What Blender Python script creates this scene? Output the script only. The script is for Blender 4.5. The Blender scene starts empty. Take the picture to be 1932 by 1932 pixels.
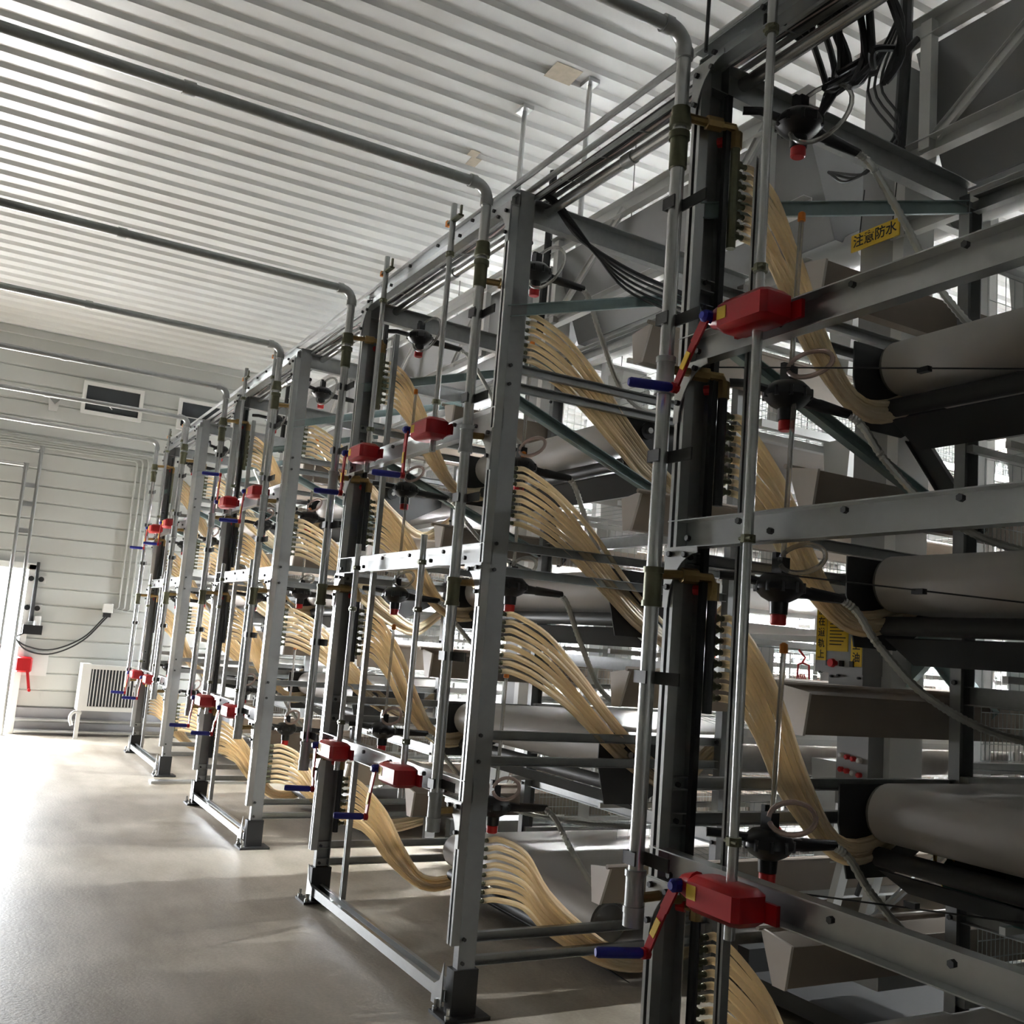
import bpy, math, random
from mathutils import Vector, Matrix
random.seed(7)
S = bpy.context.scene
COL = S.collection
V = Vector
PI = math.pi

# ------------------------------------------------------------------ camera, sky, exposure
cam = bpy.data.cameras.new('camera')
cam.sensor_width = 36.0
cam.lens = 36.0 * 1890.43 / 1932.0
cam.clip_start = 0.05
cam.clip_end = 300
co = bpy.data.objects.new('camera', cam)
COL.objects.link(co)
yaw, pitch, roll = math.radians(28.67066), math.radians(7.67504), math.radians(4.52877)
fwd = V((-math.cos(yaw) * math.cos(pitch), math.sin(yaw) * math.cos(pitch), math.sin(pitch)))
rt = fwd.cross(V((0, 0, 1))).normalized()
up = rt.cross(fwd)
r2 = math.cos(roll) * rt + math.sin(roll) * up
u2 = -math.sin(roll) * rt + math.cos(roll) * up
m = Matrix((r2, u2, -fwd)).transposed().to_4x4()
m.translation = V((0, 0, 1.6))
co.matrix_world = m
S.camera = co

w = bpy.data.worlds.new('overcast_sky')
S.world = w
w.use_nodes = True
bgn = w.node_tree.nodes['Background']
bgn.inputs[0].default_value = (0.93, 0.96, 1.0, 1)
bgn.inputs[1].default_value = 29.0

def portal(name, loc, rot, sx, sy):
    l = bpy.data.lights.new(name, 'AREA')
    l.shape = 'RECTANGLE'
    l.size, l.size_y = sx, sy
    l.cycles.is_portal = True
    o = bpy.data.objects.new(name, l)
    o.location, o.rotation_euler = loc, rot
    COL.objects.link(o)

# door openings the daylight comes through (side wall, gable wall)
SIDE_DOOR = (-2.1, 0.86, 2.12)
GABLE_DOORS = ()
GY = -13.0
XW = -14.6
for a, b, h in (SIDE_DOOR,):
    portal('daylight_side_door', (XW - 0.1, (a + b) / 2, h / 2), (0, -PI / 2, 0), h, b - a)
for a, b, h in GABLE_DOORS:
    portal('daylight_gable_door', ((a + b) / 2, GY - 0.1, h / 2), (PI / 2, 0, 0), b - a, h)

S.view_settings.view_transform = 'Standard'
S.view_settings.look = 'None'
S.view_settings.gamma = 1
S.view_settings.exposure = 1.45
S.view_settings.use_curve_mapping = False
S.cycles.max_bounces = 8
S.cycles.diffuse_bounces = 5
S.cycles.glossy_bounces = 4
S.cycles.transmission_bounces = 6
S.cycles.caustics_reflective = False
S.cycles.caustics_refractive = False
S.cycles.use_denoising = True

# ------------------------------------------------------------------ materials
def mat(name, col, rough=0.5, metal=0.0, noise=0.0, scale=20, bump=0.0, emit=None, estr=0, trans=0.0, alpha=1.0, sub=0.0, spec=0.5, stretch=None):
    M = bpy.data.materials.new(name)
    M.use_nodes = True
    nt = M.node_tree
    b = nt.nodes['Principled BSDF']
    b.inputs['Base Color'].default_value = (*col, 1)
    b.inputs['Roughness'].default_value = rough
    b.inputs['Metallic'].default_value = metal
    b.inputs['Specular IOR Level'].default_value = spec
    if trans:
        b.inputs['Transmission Weight'].default_value = trans
        b.inputs['IOR'].default_value = 1.35
    if sub:
        b.inputs['Subsurface Weight'].default_value = sub
        b.inputs['Subsurface Radius'].default_value = (0.02, 0.015, 0.008)
    if emit:
        b.inputs['Emission Color'].default_value = (*emit, 1)
        b.inputs['Emission Strength'].default_value = estr
    if noise or bump:
        tc = nt.nodes.new('ShaderNodeTexCoord')
        nz = nt.nodes.new('ShaderNodeTexNoise')
        nz.inputs['Scale'].default_value = scale
        nz.inputs['Detail'].default_value = 5
        if stretch:
            mp = nt.nodes.new('ShaderNodeMapping')
            mp.inputs['Scale'].default_value = stretch
            nt.links.new(tc.outputs['Object'], mp.inputs[0])
            nt.links.new(mp.outputs[0], nz.inputs['Vector'])
        else:
            nt.links.new(tc.outputs['Object'], nz.inputs['Vector'])
        if noise:
            mx = nt.nodes.new('ShaderNodeMixRGB')
            mx.inputs[1].default_value = (*[max(0, c * (1 - noise)) for c in col], 1)
            mx.inputs[2].default_value = (*[min(1, c * (1 + noise)) for c in col], 1)
            nt.links.new(nz.outputs['Fac'], mx.inputs[0])
            nt.links.new(mx.outputs[0], b.inputs['Base Color'])
        if bump:
            bp = nt.nodes.new('ShaderNodeBump')
            bp.inputs['Strength'].default_value = bump
            bp.inputs['Distance'].default_value = 0.01
            nt.links.new(nz.outputs['Fac'], bp.inputs['Height'])
            nt.links.new(bp.outputs[0], b.inputs['Normal'])
    return M

MT = dict(
    steel=mat('galvanised_steel', (0.36, 0.37, 0.37), 0.38, 0.8, 0.14, 30),
    post=mat('post_steel', (0.30, 0.305, 0.305), 0.45, 0.35, 0.1, 25),
    steelw=mat('bright_zinc_steel', (0.48, 0.49, 0.49), 0.28, 0.88, 0.08, 25),
    tint=mat('greenish_zinc_steel', (0.34, 0.43, 0.43), 0.45, 0.4, 0.12, 25),
    tube=mat('polished_zinc_tube', (0.62, 0.63, 0.63), 0.27, 0.8, 0.08, 40),
    pipe=mat('weathered_zinc_pipe', (0.42, 0.43, 0.43), 0.36, 0.6, 0.15, 30),
    dark=mat('dark_steel', (0.05, 0.05, 0.05), 0.5, 0.3),
    black=mat('black_plastic', (0.012, 0.012, 0.013), 0.35),
    rubber=mat('black_rubber', (0.02, 0.02, 0.021), 0.5),
    red=mat('red_paint', (0.40, 0.010, 0.014), 0.3),
    redp=mat('red_plastic', (0.62, 0.02, 0.02), 0.35),
    blue=mat('blue_plastic', (0.012, 0.018, 0.28), 0.4),
    yel=mat('yellow_label', (0.80, 0.52, 0.02), 0.45),
    ink=mat('black_ink', (0.01, 0.01, 0.01), 0.6),
    hose=mat('cream_hose', (0.93, 0.81, 0.61), 0.36),
    clear=mat('clear_tube', (0.86, 0.85, 0.82), 0.15, trans=0.75),
    pinktube=mat('pinkish_clear_tube', (0.86, 0.66, 0.60), 0.2, trans=0.5),
    orange=mat('orange_plastic', (0.75, 0.22, 0.015), 0.4),
    brass=mat('brass', (0.30, 0.20, 0.08), 0.4, 0.8, 0.2, 40),
    bronze=mat('olive_coupling', (0.16, 0.16, 0.10), 0.45, 0.6, 0.2, 40),
    flex=mat('flexible_metal_hose', (0.55, 0.55, 0.52), 0.3, 0.75),
    belt=mat('manure_belt', (0.47, 0.44, 0.415), 0.5, 0, 0.06, 4),
    trough=mat('feed_trough_plastic', (0.30, 0.245, 0.20), 0.5, 0, 0.06, 5),
    troughin=mat('trough_end_plastic', (0.70, 0.64, 0.60), 0.5),
    white=mat('white_plastic', (0.80, 0.80, 0.78), 0.45),
    panel=mat('white_sheet_steel', (0.66, 0.66, 0.65), 0.45, 0.1, 0.05, 3),
    grey=mat('feeder_sheet', (0.33, 0.33, 0.33), 0.5, 0.15, 0.08, 4),
    roller=mat('roller_rubber', (0.13, 0.127, 0.118), 0.6, 0, 0.12, 10),
    wire=mat('zinc_wire', (0.52, 0.55, 0.54), 0.4, 0.5),
    wall=mat('wall_panel_paint', (0.53, 0.54, 0.52), 0.4, 0, 0.03, 2),
    ceil=mat('ceiling_panel_paint', (0.70, 0.70, 0.69), 0.32, 0, 0.05, 1.2),
    base=mat('grey_plinth', (0.34, 0.34, 0.36), 0.6, 0, 0.1, 6),
    vent=mat('dark_vent', (0.03, 0.035, 0.04), 0.5),
    ground=mat('pale_yard', (0.75, 0.73, 0.70), 0.9),
    lamp=mat('lamp_diffuser', (0.9, 0.9, 0.9), 0.5, emit=(0.93, 0.98, 1.0), estr=900),
    pinkcable=mat('pale_cable', (0.62, 0.52, 0.50), 0.45),
    green=mat('green_motor', (0.02, 0.12, 0.10), 0.4),
    rust=mat('rusty_tape', (0.46, 0.40, 0.31), 0.7, 0, 0.2, 20),
)

def hose_material():
    M = MT['hose']
    nt = M.node_tree
    b = nt.nodes['Principled BSDF']
    tr = nt.nodes.new('ShaderNodeBsdfTranslucent'); tr.inputs[0].default_value = (0.95, 0.83, 0.62, 1)
    mx = nt.nodes.new('ShaderNodeMixShader'); mx.inputs[0].default_value = 0.45
    nt.links.new(b.outputs[0], mx.inputs[1]); nt.links.new(tr.outputs[0], mx.inputs[2])
    nt.links.new(mx.outputs[0], nt.nodes['Material Output'].inputs[0])
hose_material()

def concrete():
    M = mat('concrete_floor', (0.36, 0.325, 0.27), 0.5, spec=0.45)
    nt = M.node_tree
    b = nt.nodes['Principled BSDF']
    tc = nt.nodes.new('ShaderNodeTexCoord')
    n1 = nt.nodes.new('ShaderNodeTexNoise'); n1.inputs['Scale'].default_value = 1.3; n1.inputs['Detail'].default_value = 8; n1.inputs['Roughness'].default_value = 0.62
    n2 = nt.nodes.new('ShaderNodeTexNoise'); n2.inputs['Scale'].default_value = 55; n2.inputs['Detail'].default_value = 4
    mp = nt.nodes.new('ShaderNodeMapping'); mp.inputs['Scale'].default_value = (0.7, 1.6, 1)
    nt.links.new(tc.outputs['Object'], mp.inputs[0]); nt.links.new(mp.outputs[0], n1.inputs['Vector']); nt.links.new(tc.outputs['Object'], n2.inputs['Vector'])
    cr = nt.nodes.new('ShaderNodeValToRGB')
    cr.color_ramp.elements[0].position = 0.36; cr.color_ramp.elements[0].color = (0.32, 0.275, 0.21, 1)
    cr.color_ramp.elements[1].position = 0.62; cr.color_ramp.elements[1].color = (0.52, 0.465, 0.385, 1)
    nt.links.new(n1.outputs['Fac'], cr.inputs[0])
    mx = nt.nodes.new('ShaderNodeMixRGB'); mx.blend_type = 'MULTIPLY'; mx.inputs[0].default_value = 0.35
    nt.links.new(cr.outputs[0], mx.inputs[1]); nt.links.new(n2.outputs['Fac'], mx.inputs[2])
    nt.links.new(mx.outputs[0], b.inputs['Base Color'])
    mr = nt.nodes.new('ShaderNodeMapRange'); mr.inputs['To Min'].default_value = 0.34; mr.inputs['To Max'].default_value = 0.62
    nt.links.new(n1.outputs['Fac'], mr.inputs[0]); nt.links.new(mr.outputs[0], b.inputs['Roughness'])
    bp = nt.nodes.new('ShaderNodeBump'); bp.inputs['Strength'].default_value = 0.15; bp.inputs['Distance'].default_value = 0.01
    nt.links.new(n2.outputs['Fac'], bp.inputs['Height']); nt.links.new(bp.outputs[0], b.inputs['Normal'])
    return M
MT['floor'] = concrete()

# ------------------------------------------------------------------ mesh helpers
class MB:
    def __init__(s):
        s.v = []; s.f = []
    def add(s, vs, fs):
        n = len(s.v)
        s.v += [tuple(p) for p in vs]
        s.f += [tuple(i + n for i in f) for f in fs]
        return s
    def box(s, x0, x1, y0, y1, z0, z1):
        return s.add([(x0, y0, z0), (x1, y0, z0), (x1, y1, z0), (x0, y1, z0), (x0, y0, z1), (x1, y0, z1), (x1, y1, z1), (x0, y1, z1)],
                     [(0, 3, 2, 1), (4, 5, 6, 7), (0, 1, 5, 4), (1, 2, 6, 5), (2, 3, 7, 6), (3, 0, 4, 7)])
    def rbox(s, x0, x1, y0, y1, z0, z1, c):
        """box with its vertical and horizontal edges chamfered by c"""
        vs = []
        for (za, cc) in ((z0, c), (z0 + c, 0), (z1 - c, 0), (z1, c)):
            a0, a1, b0, b1 = x0 + cc, x1 - cc, y0 + cc, y1 - cc
            vs += [(a0 + c, b0, za), (a1 - c, b0, za), (a1, b0 + c, za), (a1, b1 - c, za), (a1 - c, b1, za), (a0 + c, b1, za), (a0, b1 - c, za), (a0, b0 + c, za)]
        fs = [tuple(range(7, -1, -1)), tuple(range(24, 32))]
        for l in range(3):
            for i in range(8):
                j = (i + 1) % 8
                fs.append((l * 8 + i, l * 8 + j, l * 8 + 8 + j, l * 8 + 8 + i))
        return s.add(vs, fs)
    def ext(s, prof, p0, p1, upv=(0, 0, 1)):
        """closed 2-D profile (side, up) swept straight from p0 to p1"""
        p0, p1 = V(p0), V(p1)
        d = (p1 - p0).normalized()
        u = V(upv)
        u = (u - d * u.dot(d))
        if u.length < 1e-6:
            u = V((1, 0, 0)) - d * d.x
        u.normalize()
        r = d.cross(u)
        n = len(prof)
        vs = [p0 + r * a + u * b for a, b in prof] + [p1 + r * a + u * b for a, b in prof]
        fs = [tuple(range(n)), tuple(range(2 * n - 1, n - 1, -1))]
        fs += [(i, i + n, (i + 1) % n + n, (i + 1) % n) for i in range(n)]
        return s.add(vs, fs)
    def bar(s, p0, p1, w_, h, upv=(0, 0, 1)):
        a, b = w_ / 2, h / 2
        return s.ext([(-a, -b), (a, -b), (a, b), (-a, b)], p0, p1, upv)
    def tube(s, path, r, n=8, caps=True, radii=None):
        P = [V(p) for p in path]
        m_ = len(P)
        vs = []; fs = []
        ref = None
        for i, p in enumerate(P):
            d = (P[min(i + 1, m_ - 1)] - P[max(i - 1, 0)]).normalized()
            if ref is None:
                ref = V((0, 0, 1)) if abs(d.z) < 0.9 else V((1, 0, 0))
            a = (ref - d * ref.dot(d)).normalized()
            ref = a
            b = d.cross(a)
            rr = radii[i] if radii else r
            for k in range(n):
                t = 2 * PI * k / n
                vs.append(p + a * (rr * math.cos(t)) + b * (rr * math.sin(t)))
        for i in range(m_ - 1):
            for k in range(n):
                j = (k + 1) % n
                fs.append((i * n + k, i * n + j, i * n + n + j, i * n + n + k))
        if caps:
            fs += [tuple(range(n - 1, -1, -1)), tuple(range((m_ - 1) * n, m_ * n))]
        return s.add(vs, fs)
    def lathe(s, prof, c, ax=(0, 0, 1), n=16):
        """prof: (radius, distance along ax)"""
        ax = V(ax).normalized(); c = V(c)
        return s.tube([c + ax * h for _, h in prof], 0, n, True, [max(r, 1e-4) for r, _ in prof]) if all(abs(prof[i][1] - prof[i + 1][1]) > 1e-6 for i in range(len(prof) - 1)) else s
    def cyl(s, p0, p1, r, n=12):
        return s.tube([p0, p1], r, n)
    def plate(s, pts, th):
        n = len(pts); t = V(th)
        vs = [V(p) for p in pts] + [V(p) + t for p in pts]
        return s.add(vs, [tuple(range(n)), tuple(range(2 * n - 1, n - 1, -1))] + [(i, i + n, (i + 1) % n + n, (i + 1) % n) for i in range(n)])
    def wire(s, p0, p1, r):
        return s.tube([p0, p1], r, 3, False)
    def mesh(s, name, m_, smooth=True):
        me = bpy.data.meshes.new(name)
        me.from_pydata(s.v, [], s.f)
        me.materials.append(MT[m_] if isinstance(m_, str) else m_)
        if smooth:
            me.shade_smooth()
            me.set_sharp_from_angle(angle=0.62)
        me.validate()
        return me

WL = {}
def put(name, me, pos=(0, 0, 0), parent=None, label=None, kind=None):
    o = bpy.data.objects.new(name, me)
    COL.objects.link(o)
    pos = V(pos)
    WL[o.name] = pos
    if parent is not None:
        o.parent = parent
        o.location = pos - WL[parent.name]
    else:
        o.location = pos
    if label: o['label'] = label
    if kind: o['kind'] = kind
    return o
def part(name, mb, m_, parent, pos=(0, 0, 0), label=None, kind=None, smooth=True):
    return put(name, mb.mesh(name, m_, smooth) if isinstance(mb, MB) else mb, pos, parent, label, kind)
def thing(name, label, cat, loc=(0, 0, 0), group=None):
    o = put(name, None, loc)
    o.empty_display_size = 0.1
    o['label'] = label; o['category'] = cat
    if group: o['group'] = group
    return o
def solo(name, mb, m_, label, cat, group=None, smooth=True):
    o = put(name, mb.mesh(name, m_, smooth))
    o['label'] = label; o['category'] = cat
    if group: o['group'] = group
    return o
def struct(name, mb, m_, parent=None, smooth=False):
    return put(name, mb.mesh(name, m_, smooth), parent=parent, kind=None if parent else 'structure')

def cr(pts, n=6):
    """Catmull-Rom through pts"""
    P = [V(p) for p in pts]
    P = [P[0] * 2 - P[1]] + P + [P[-1] * 2 - P[-2]]
    out = []
    for i in range(1, len(P) - 2):
        a, b, c, d = P[i - 1:i + 3]
        for k in range(n):
            t = k / n
            out.append(0.5 * ((2 * b) + (c - a) * t + (2 * a - 5 * b + 4 * c - d) * t * t + (3 * b - a - 3 * c + d) * t ** 3))
    out.append(P[-2])
    return out
def arc(c, r, a0, a1, ex, ey, n=10):
    c, ex, ey = V(c), V(ex), V(ey)
    return [c + ex * (r * math.cos(a0 + (a1 - a0) * i / n)) + ey * (r * math.sin(a0 + (a1 - a0) * i / n)) for i in range(n + 1)]
def cch(w_, h, t):
    """C profile: web at side -w/2, open to +side"""
    a, b = w_ / 2, h / 2
    return [(-a, -b), (a, -b), (a, -b + t), (-a + t, -b + t), (-a + t, b - t), (a, b - t), (a, b), (-a, b)]
def strut(w_, d, t, lip):
    """lipped channel, slot to the up side"""
    a = w_ / 2
    return [(-a, 0), (a, 0), (a, d), (a - lip, d), (a - lip, d - t), (a - t, d - t), (a - t, t), (-a + t, t), (-a + t, d - t), (-a + lip, d - t), (-a + lip, d), (-a, d)]

# ------------------------------------------------------------------ layout
D = 2.0824                      # front plane of the end frames
YR = 3.54                       # second row of posts
ROWS = [(-2.6986, -0.78), (-6.0369, -4.0949), (-9.3806, -7.5406), (-12.954, -11.049)]
WHO = ['nearest frame', 'second nearest frame', 'third nearest frame', 'farthest frame']
ORD = ['topmost', 'second from top', 'third from top', 'lowest']
TIERS = [2.76, 1.94, 1.12, 0.30]
TN = ['topmost tier', 'second tier from top', 'third tier from top', 'bottom tier']
YEND = 21.0

# ------------------------------------------------------------------ room
def zc(x):
    return 5.3 + 0.1 * (x - XW) if x < 2 else 5.3 + 0.1 * (2 - XW) - 0.1 * (x - 2)
XE, YB = 14.0, 26.0
mb = MB().box(XW - 0.3, XE, GY - 0.3, YB, -0.2, 0)
struct('floor', mb, 'floor')
mb = MB().box(XW - 30, XW - 0.3, -30, 30, -0.25, -0.05).box(XW - 0.3, XE, GY - 30, GY - 0.3, -0.25, -0.05)
struct('yard_ground', mb, 'ground')
# ceiling: corrugated boards side by side
ceil = put('ceiling', None); ceil['kind'] = 'structure'
PIT = 0.222
x = XW
prof = [(0.0, 0.0), (0.105, 0.0), (0.132, 0.032), (0.195, 0.032), (PIT, 0.0)]
me = None
while x < 2:
    if me is None:
        mb = MB()
        pf = [(px, pz + 0.1 * px) for px, pz in prof] + [(PIT, 0.1 + 0.1 * PIT), (0, 0.1)]
        n = len(pf)
        mb.add([(a, GY - 0.1, b) for a, b in pf] + [(a, YB, b) for a, b in pf],
               [tuple(range(n - 1, -1, -1)), tuple(range(n, 2 * n))] + [(i, (i + 1) % n, (i + 1) % n + n, i + n) for i in range(n)])
        me = mb.mesh('ceiling_panel', 'ceil', False)
    put('ceiling_panel', me, (x, 0, zc(x)), ceil)
    x += PIT
mb = MB().add([(2, GY, zc(2)), (XE, GY, zc(XE)), (XE, YB, zc(XE)), (2, YB, zc(2)), (2, GY, zc(2) + .1), (XE, GY, zc(XE) + .1), (XE, YB, zc(XE) + .1), (2, YB, zc(2) + .1)],
              [(0, 1, 2, 3), (7, 6, 5, 4), (0, 4, 5, 1), (1, 5, 6, 2), (2, 6, 7, 3), (3, 7, 4, 0)])
struct('ceiling_far_slope', mb, 'ceil', ceil)
# side wall with its boards
wl = put('wall_left', None); wl['kind'] = 'structure'
BP = 0.222
def board(y0, y1, z0, z1):
    g = 0.022
    pf = [(0, z0), (-0.02, z0), (0.0, z0 + g), (0.0, z1 - g * 0.4), (-0.02, z1), (-0.12, z1), (-0.12, z0)][1:]
    n = len(pf)
    return MB().add([(XW + a, y0, b) for a, b in pf] + [(XW + a, y1, b) for a, b in pf],
                    [tuple(range(n)), tuple(range(2 * n - 1, n - 1, -1))] + [(i, i + n, (i + 1) % n + n, (i + 1) % n) for i in range(n)])
z = 0.34
zd = SIDE_DOOR[2]
while z < 5.3:
    z1 = min(z + BP, 5.42)
    if z < zd - 0.05:
        part('wall_board', board(GY - 0.1, SIDE_DOOR[0], z, z1), 'wall', wl, smooth=False)
        part('wall_board', board(SIDE_DOOR[1], YB, z, z1), 'wall', wl, smooth=False)
    else:
        part('wall_board', board(GY - 0.1, YB, z, z1), 'wall', wl, smooth=False)
    z = z1
part('wall_plinth', MB().box(XW - 0.12, XW + 0.03, SIDE_DOOR[1], YB, 0, 0.34).box(XW - 0.12, XW + 0.03, GY, SIDE_DOOR[0], 0, 0.34), 'base', wl)
struct('trim_1', MB().box(XW, XW + 0.05, SIDE_DOOR[1] - 0.02, SIDE_DOOR[1] + 0.06, 0, zd + 0.06).box(XW, XW + 0.05, SIDE_DOOR[0] - 0.06, SIDE_DOOR[0] + 0.02, 0, zd + 0.06).box(XW, XW + 0.05, SIDE_DOOR[0] - 0.06, SIDE_DOOR[1] + 0.06, zd, zd + 0.08), 'white')
struct('trim_2', MB().box(XW, XW + 0.06, GY, YB, 5.20, 5.30), 'wall')
# gable walls and far side wall
mb = MB()
xs = [XW - 0.12]
for a, b, h in GABLE_DOORS:
    mb.box(xs[-1], a, GY - 0.15, GY, 0, 7.0)
    mb.box(a, b, GY - 0.15, GY, h, 7.0)
    xs.append(b)
mb.box(xs[-1], XE, GY - 0.15, GY, 0, 7.0)
struct('wall_front', mb, 'wall')
struct('wall_back', MB().box(XW - 0.12, XE, YB, YB + 0.15, 0, 7.0), 'wall')
struct('wall_right', MB().box(XE, XE + 0.15, GY, YB, 0, 7.0), 'wall')

# ------------------------------------------------------------------ end frames
def post_box(xa):
    return MB()
ME_BOLT = MB().tube([(0, 0.0, 0), (0, -0.014, 0)], 0.010, 6).mesh('bolt', 'dark')
ME_NUTX = MB().tube([(0, 0.0, 0), (0.012, 0, 0)], 0.009, 6).mesh('bolt', 'dark')

def gusset(x0, z0, s, size, y):
    """curved corner plate under a beam; x0 post edge, grows along s"""
    pts = [(x0, y, z0), (x0 + s * size, y, z0)]
    c = V((x0 + s * size * 1.05, y, z0 - size * 1.15))
    for i in range(9):
        t = PI / 2 + (PI / 2) * i / 8
        pts.append((x0 + s * (size * 1.02 + math.cos(t) * size * 0.86), y, z0 - size * 1.2 + math.sin(t) * size * 1.08))
    pts.append((x0, y, z0 - size * 1.2))
    return MB().plate(pts, (0, 0.005, 0))

def end_frame(k):
    L, R = ROWS[k]
    t = thing('cage_end_frame', f'galvanised steel cage row end frame with three beams, the {WHO[k]}', 'metal frame', (L, D, 0), 'end frames of the cage rows')
    W = 0.046
    for s, X in ((1, L), (-1, R)):
        m_ = 'post'
        # deep box post with a slotted strut on its front
        p = part('front_post', MB().ext(cch(W, 0.085, 0.004), (X + W / 2, D + 0.083, 0.05), (X + W / 2, D + 0.083, 3.78), (0, -s, 0)), m_, t)
        part('strut_channel', MB().ext(strut(W, 0.04, 0.004, 0.015), (X + W / 2, D + 0.0405, 0.30), (X + W / 2, D + 0.0405, 3.70), (0, -1, 0)), 'steelw', p)
        ft = MB().box(X - 0.012, X + W + 0.012, D + 0.02, D + 0.14, 0.012, 0.20).box(X - 0.06, X + W + 0.06, D - 0.03, D + 0.19, 0, 0.014)
        f_ = part('foot', ft, 'rubber', p)
        for dx in (-0.04, W + 0.04):
            part('anchor_bolt', MB().cyl((X + dx, D - 0.012, 0.01), (X + dx, D - 0.012, 0.055), 0.008, 8).cyl((X + dx, D - 0.012, 0.014), (X + dx, D - 0.012, 0.03), 0.014, 6), 'tube', f_) if False else None
        part('anchor_bolt', MB().cyl((X - 0.04, D - 0.008, 0.01), (X - 0.04, D - 0.008, 0.06), 0.008, 8).cyl((X - 0.04, D - 0.008, 0.014), (X - 0.04, D - 0.008, 0.03), 0.014, 6), 'tube', p)
        part('anchor_bolt', MB().cyl((X + W + 0.04, D - 0.008, 0.01), (X + W + 0.04, D - 0.008, 0.06), 0.008, 8).cyl((X + W + 0.04, D - 0.008, 0.014), (X + W + 0.04, D - 0.008, 0.03), 0.014, 6), 'tube', p)
        rp = part('rear_post', MB().ext(cch(0.05, 0.085, 0.004), (X + 0.025, YR + 0.04, 0), (X + 0.025, YR + 0.04, 3.66), (0, -s, 0)), 'post', t)
        for zz in (3.35, 2.6, 2.25, 1.6, 1.2, 0.7):
            put('bolt', ME_BOLT, (X + 0.025, YR - 0.003, zz), rp)
        # rails running back to the rear posts, in pairs at every tier
        for zz in (2.91, 2.82, 2.065, 1.945, 1.20, 1.085, 0.326, 0.226):
            part('side_rail', MB().ext(cch(0.03, 0.042, 0.003), (X + 0.02, D + 0.04, zz), (X + 0.02, YR + 0.02, zz), (0, 0, 1)), 'steel' if s < 0 else 'pipe', t)
            put('bolt', ME_NUTX, (X + 0.046, D + 0.06, zz), p)
        part('top_side_beam', MB().ext(cch(0.05, 0.12, 0.004), (X + 0.02, D + 0.02, 3.70), (X + 0.02, YR + 0.05, 3.66), (0, 0, 1)), 'pipe', t)
        part('brace_bar', MB().ext(cch(0.02, 0.055, 0.003), (X + 0.045, D + 0.03, 3.17), (X + 0.045, YR, 3.60), (0, 0, 1)), 'tint', t)
        part('diagonal_brace', MB().ext(cch(0.04, 0.05, 0.004), (X + 0.0, D + 0.06, 2.79), (X + 0.0, YR, 2.26), (0, 0, 1)), 'tint', t)
    # beams across the front
    for zz, h, m_ in ((2.60, 0.105, 'steelw'), (1.97, 0.095, 'steelw'), (0.905, 0.095, 'steelw'), (3.69, 0.085, 'steel')):
        b = part('cross_beam', MB().ext(cch(0.05, h, 0.004), (L + 0.0, D + 0.022, zz + h / 2), (R + W, D + 0.022, zz + h / 2), (0, 0, 1)), m_, t)
        # the C opens backwards: flip by mirroring in y about the web
        for dx in (0.12, 0.36, 0.50, 0.78):
            for xx in (L + dx, R - dx):
                put('bolt', ME_BOLT, (xx, D - 0.004, zz + h * (0.3 if dx in (0.12, 0.5) else 0.72)), b)
        for s, X in ((1, L), (-1, R + W)):
            g = part('corner_gusset', gusset(X, zz + (0 if zz < 3 else 0.02), s, 0.165, D - 0.007), 'steelw' if zz < 3 else 'steel', t)
            for gx, gz in ((0.03, -0.02), (0.11, -0.025), (0.025, -0.13)):
                put('bolt', ME_BOLT, (X + s * gx, D - 0.006, zz + gz), g)
    part('floor_sill', MB().ext(strut(0.085, 0.05, 0.004, 0.022), (L + W, D + 0.05, 0.055), (R, D + 0.05, 0.055), (0, 0, 1)), 'steelw', t)
    for s, X in ((1, L + W), (-1, R)):
        part('corner_gusset', MB().plate([(X, D - 0.003, 0.03), (X + s * 0.10, D - 0.003, 0.03), (X + s * 0.10, D - 0.003, 0.10), (X + s * 0.03, D - 0.003, 0.14), (X, D - 0.003, 0.22)], (0, 0.005, 0)), 'steelw', t)
    # slender perforated upright standing on the sill
    xu = L + (0.265 if k == 0 else 0.40)
    u = part('slender_upright', MB().ext(strut(0.03, 0.03, 0.003, 0.010), (xu, D + 0.11, 0.10), (xu, D + 0.11, 3.45 if k else 3.3), (0, -1, 0)), 'steel', t)
    # cross ties at the rear posts and their top beam
    for zz in (2.30, 1.55, 0.72, 3.62):
        part('rear_beam', MB().ext(cch(0.04, 0.075, 0.004), (L + 0.05, YR + 0.04, zz), (R, YR + 0.04, zz), (0, 0, 1)), 'pipe', t)
    return t
for k in range(4): end_frame(k)

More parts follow.
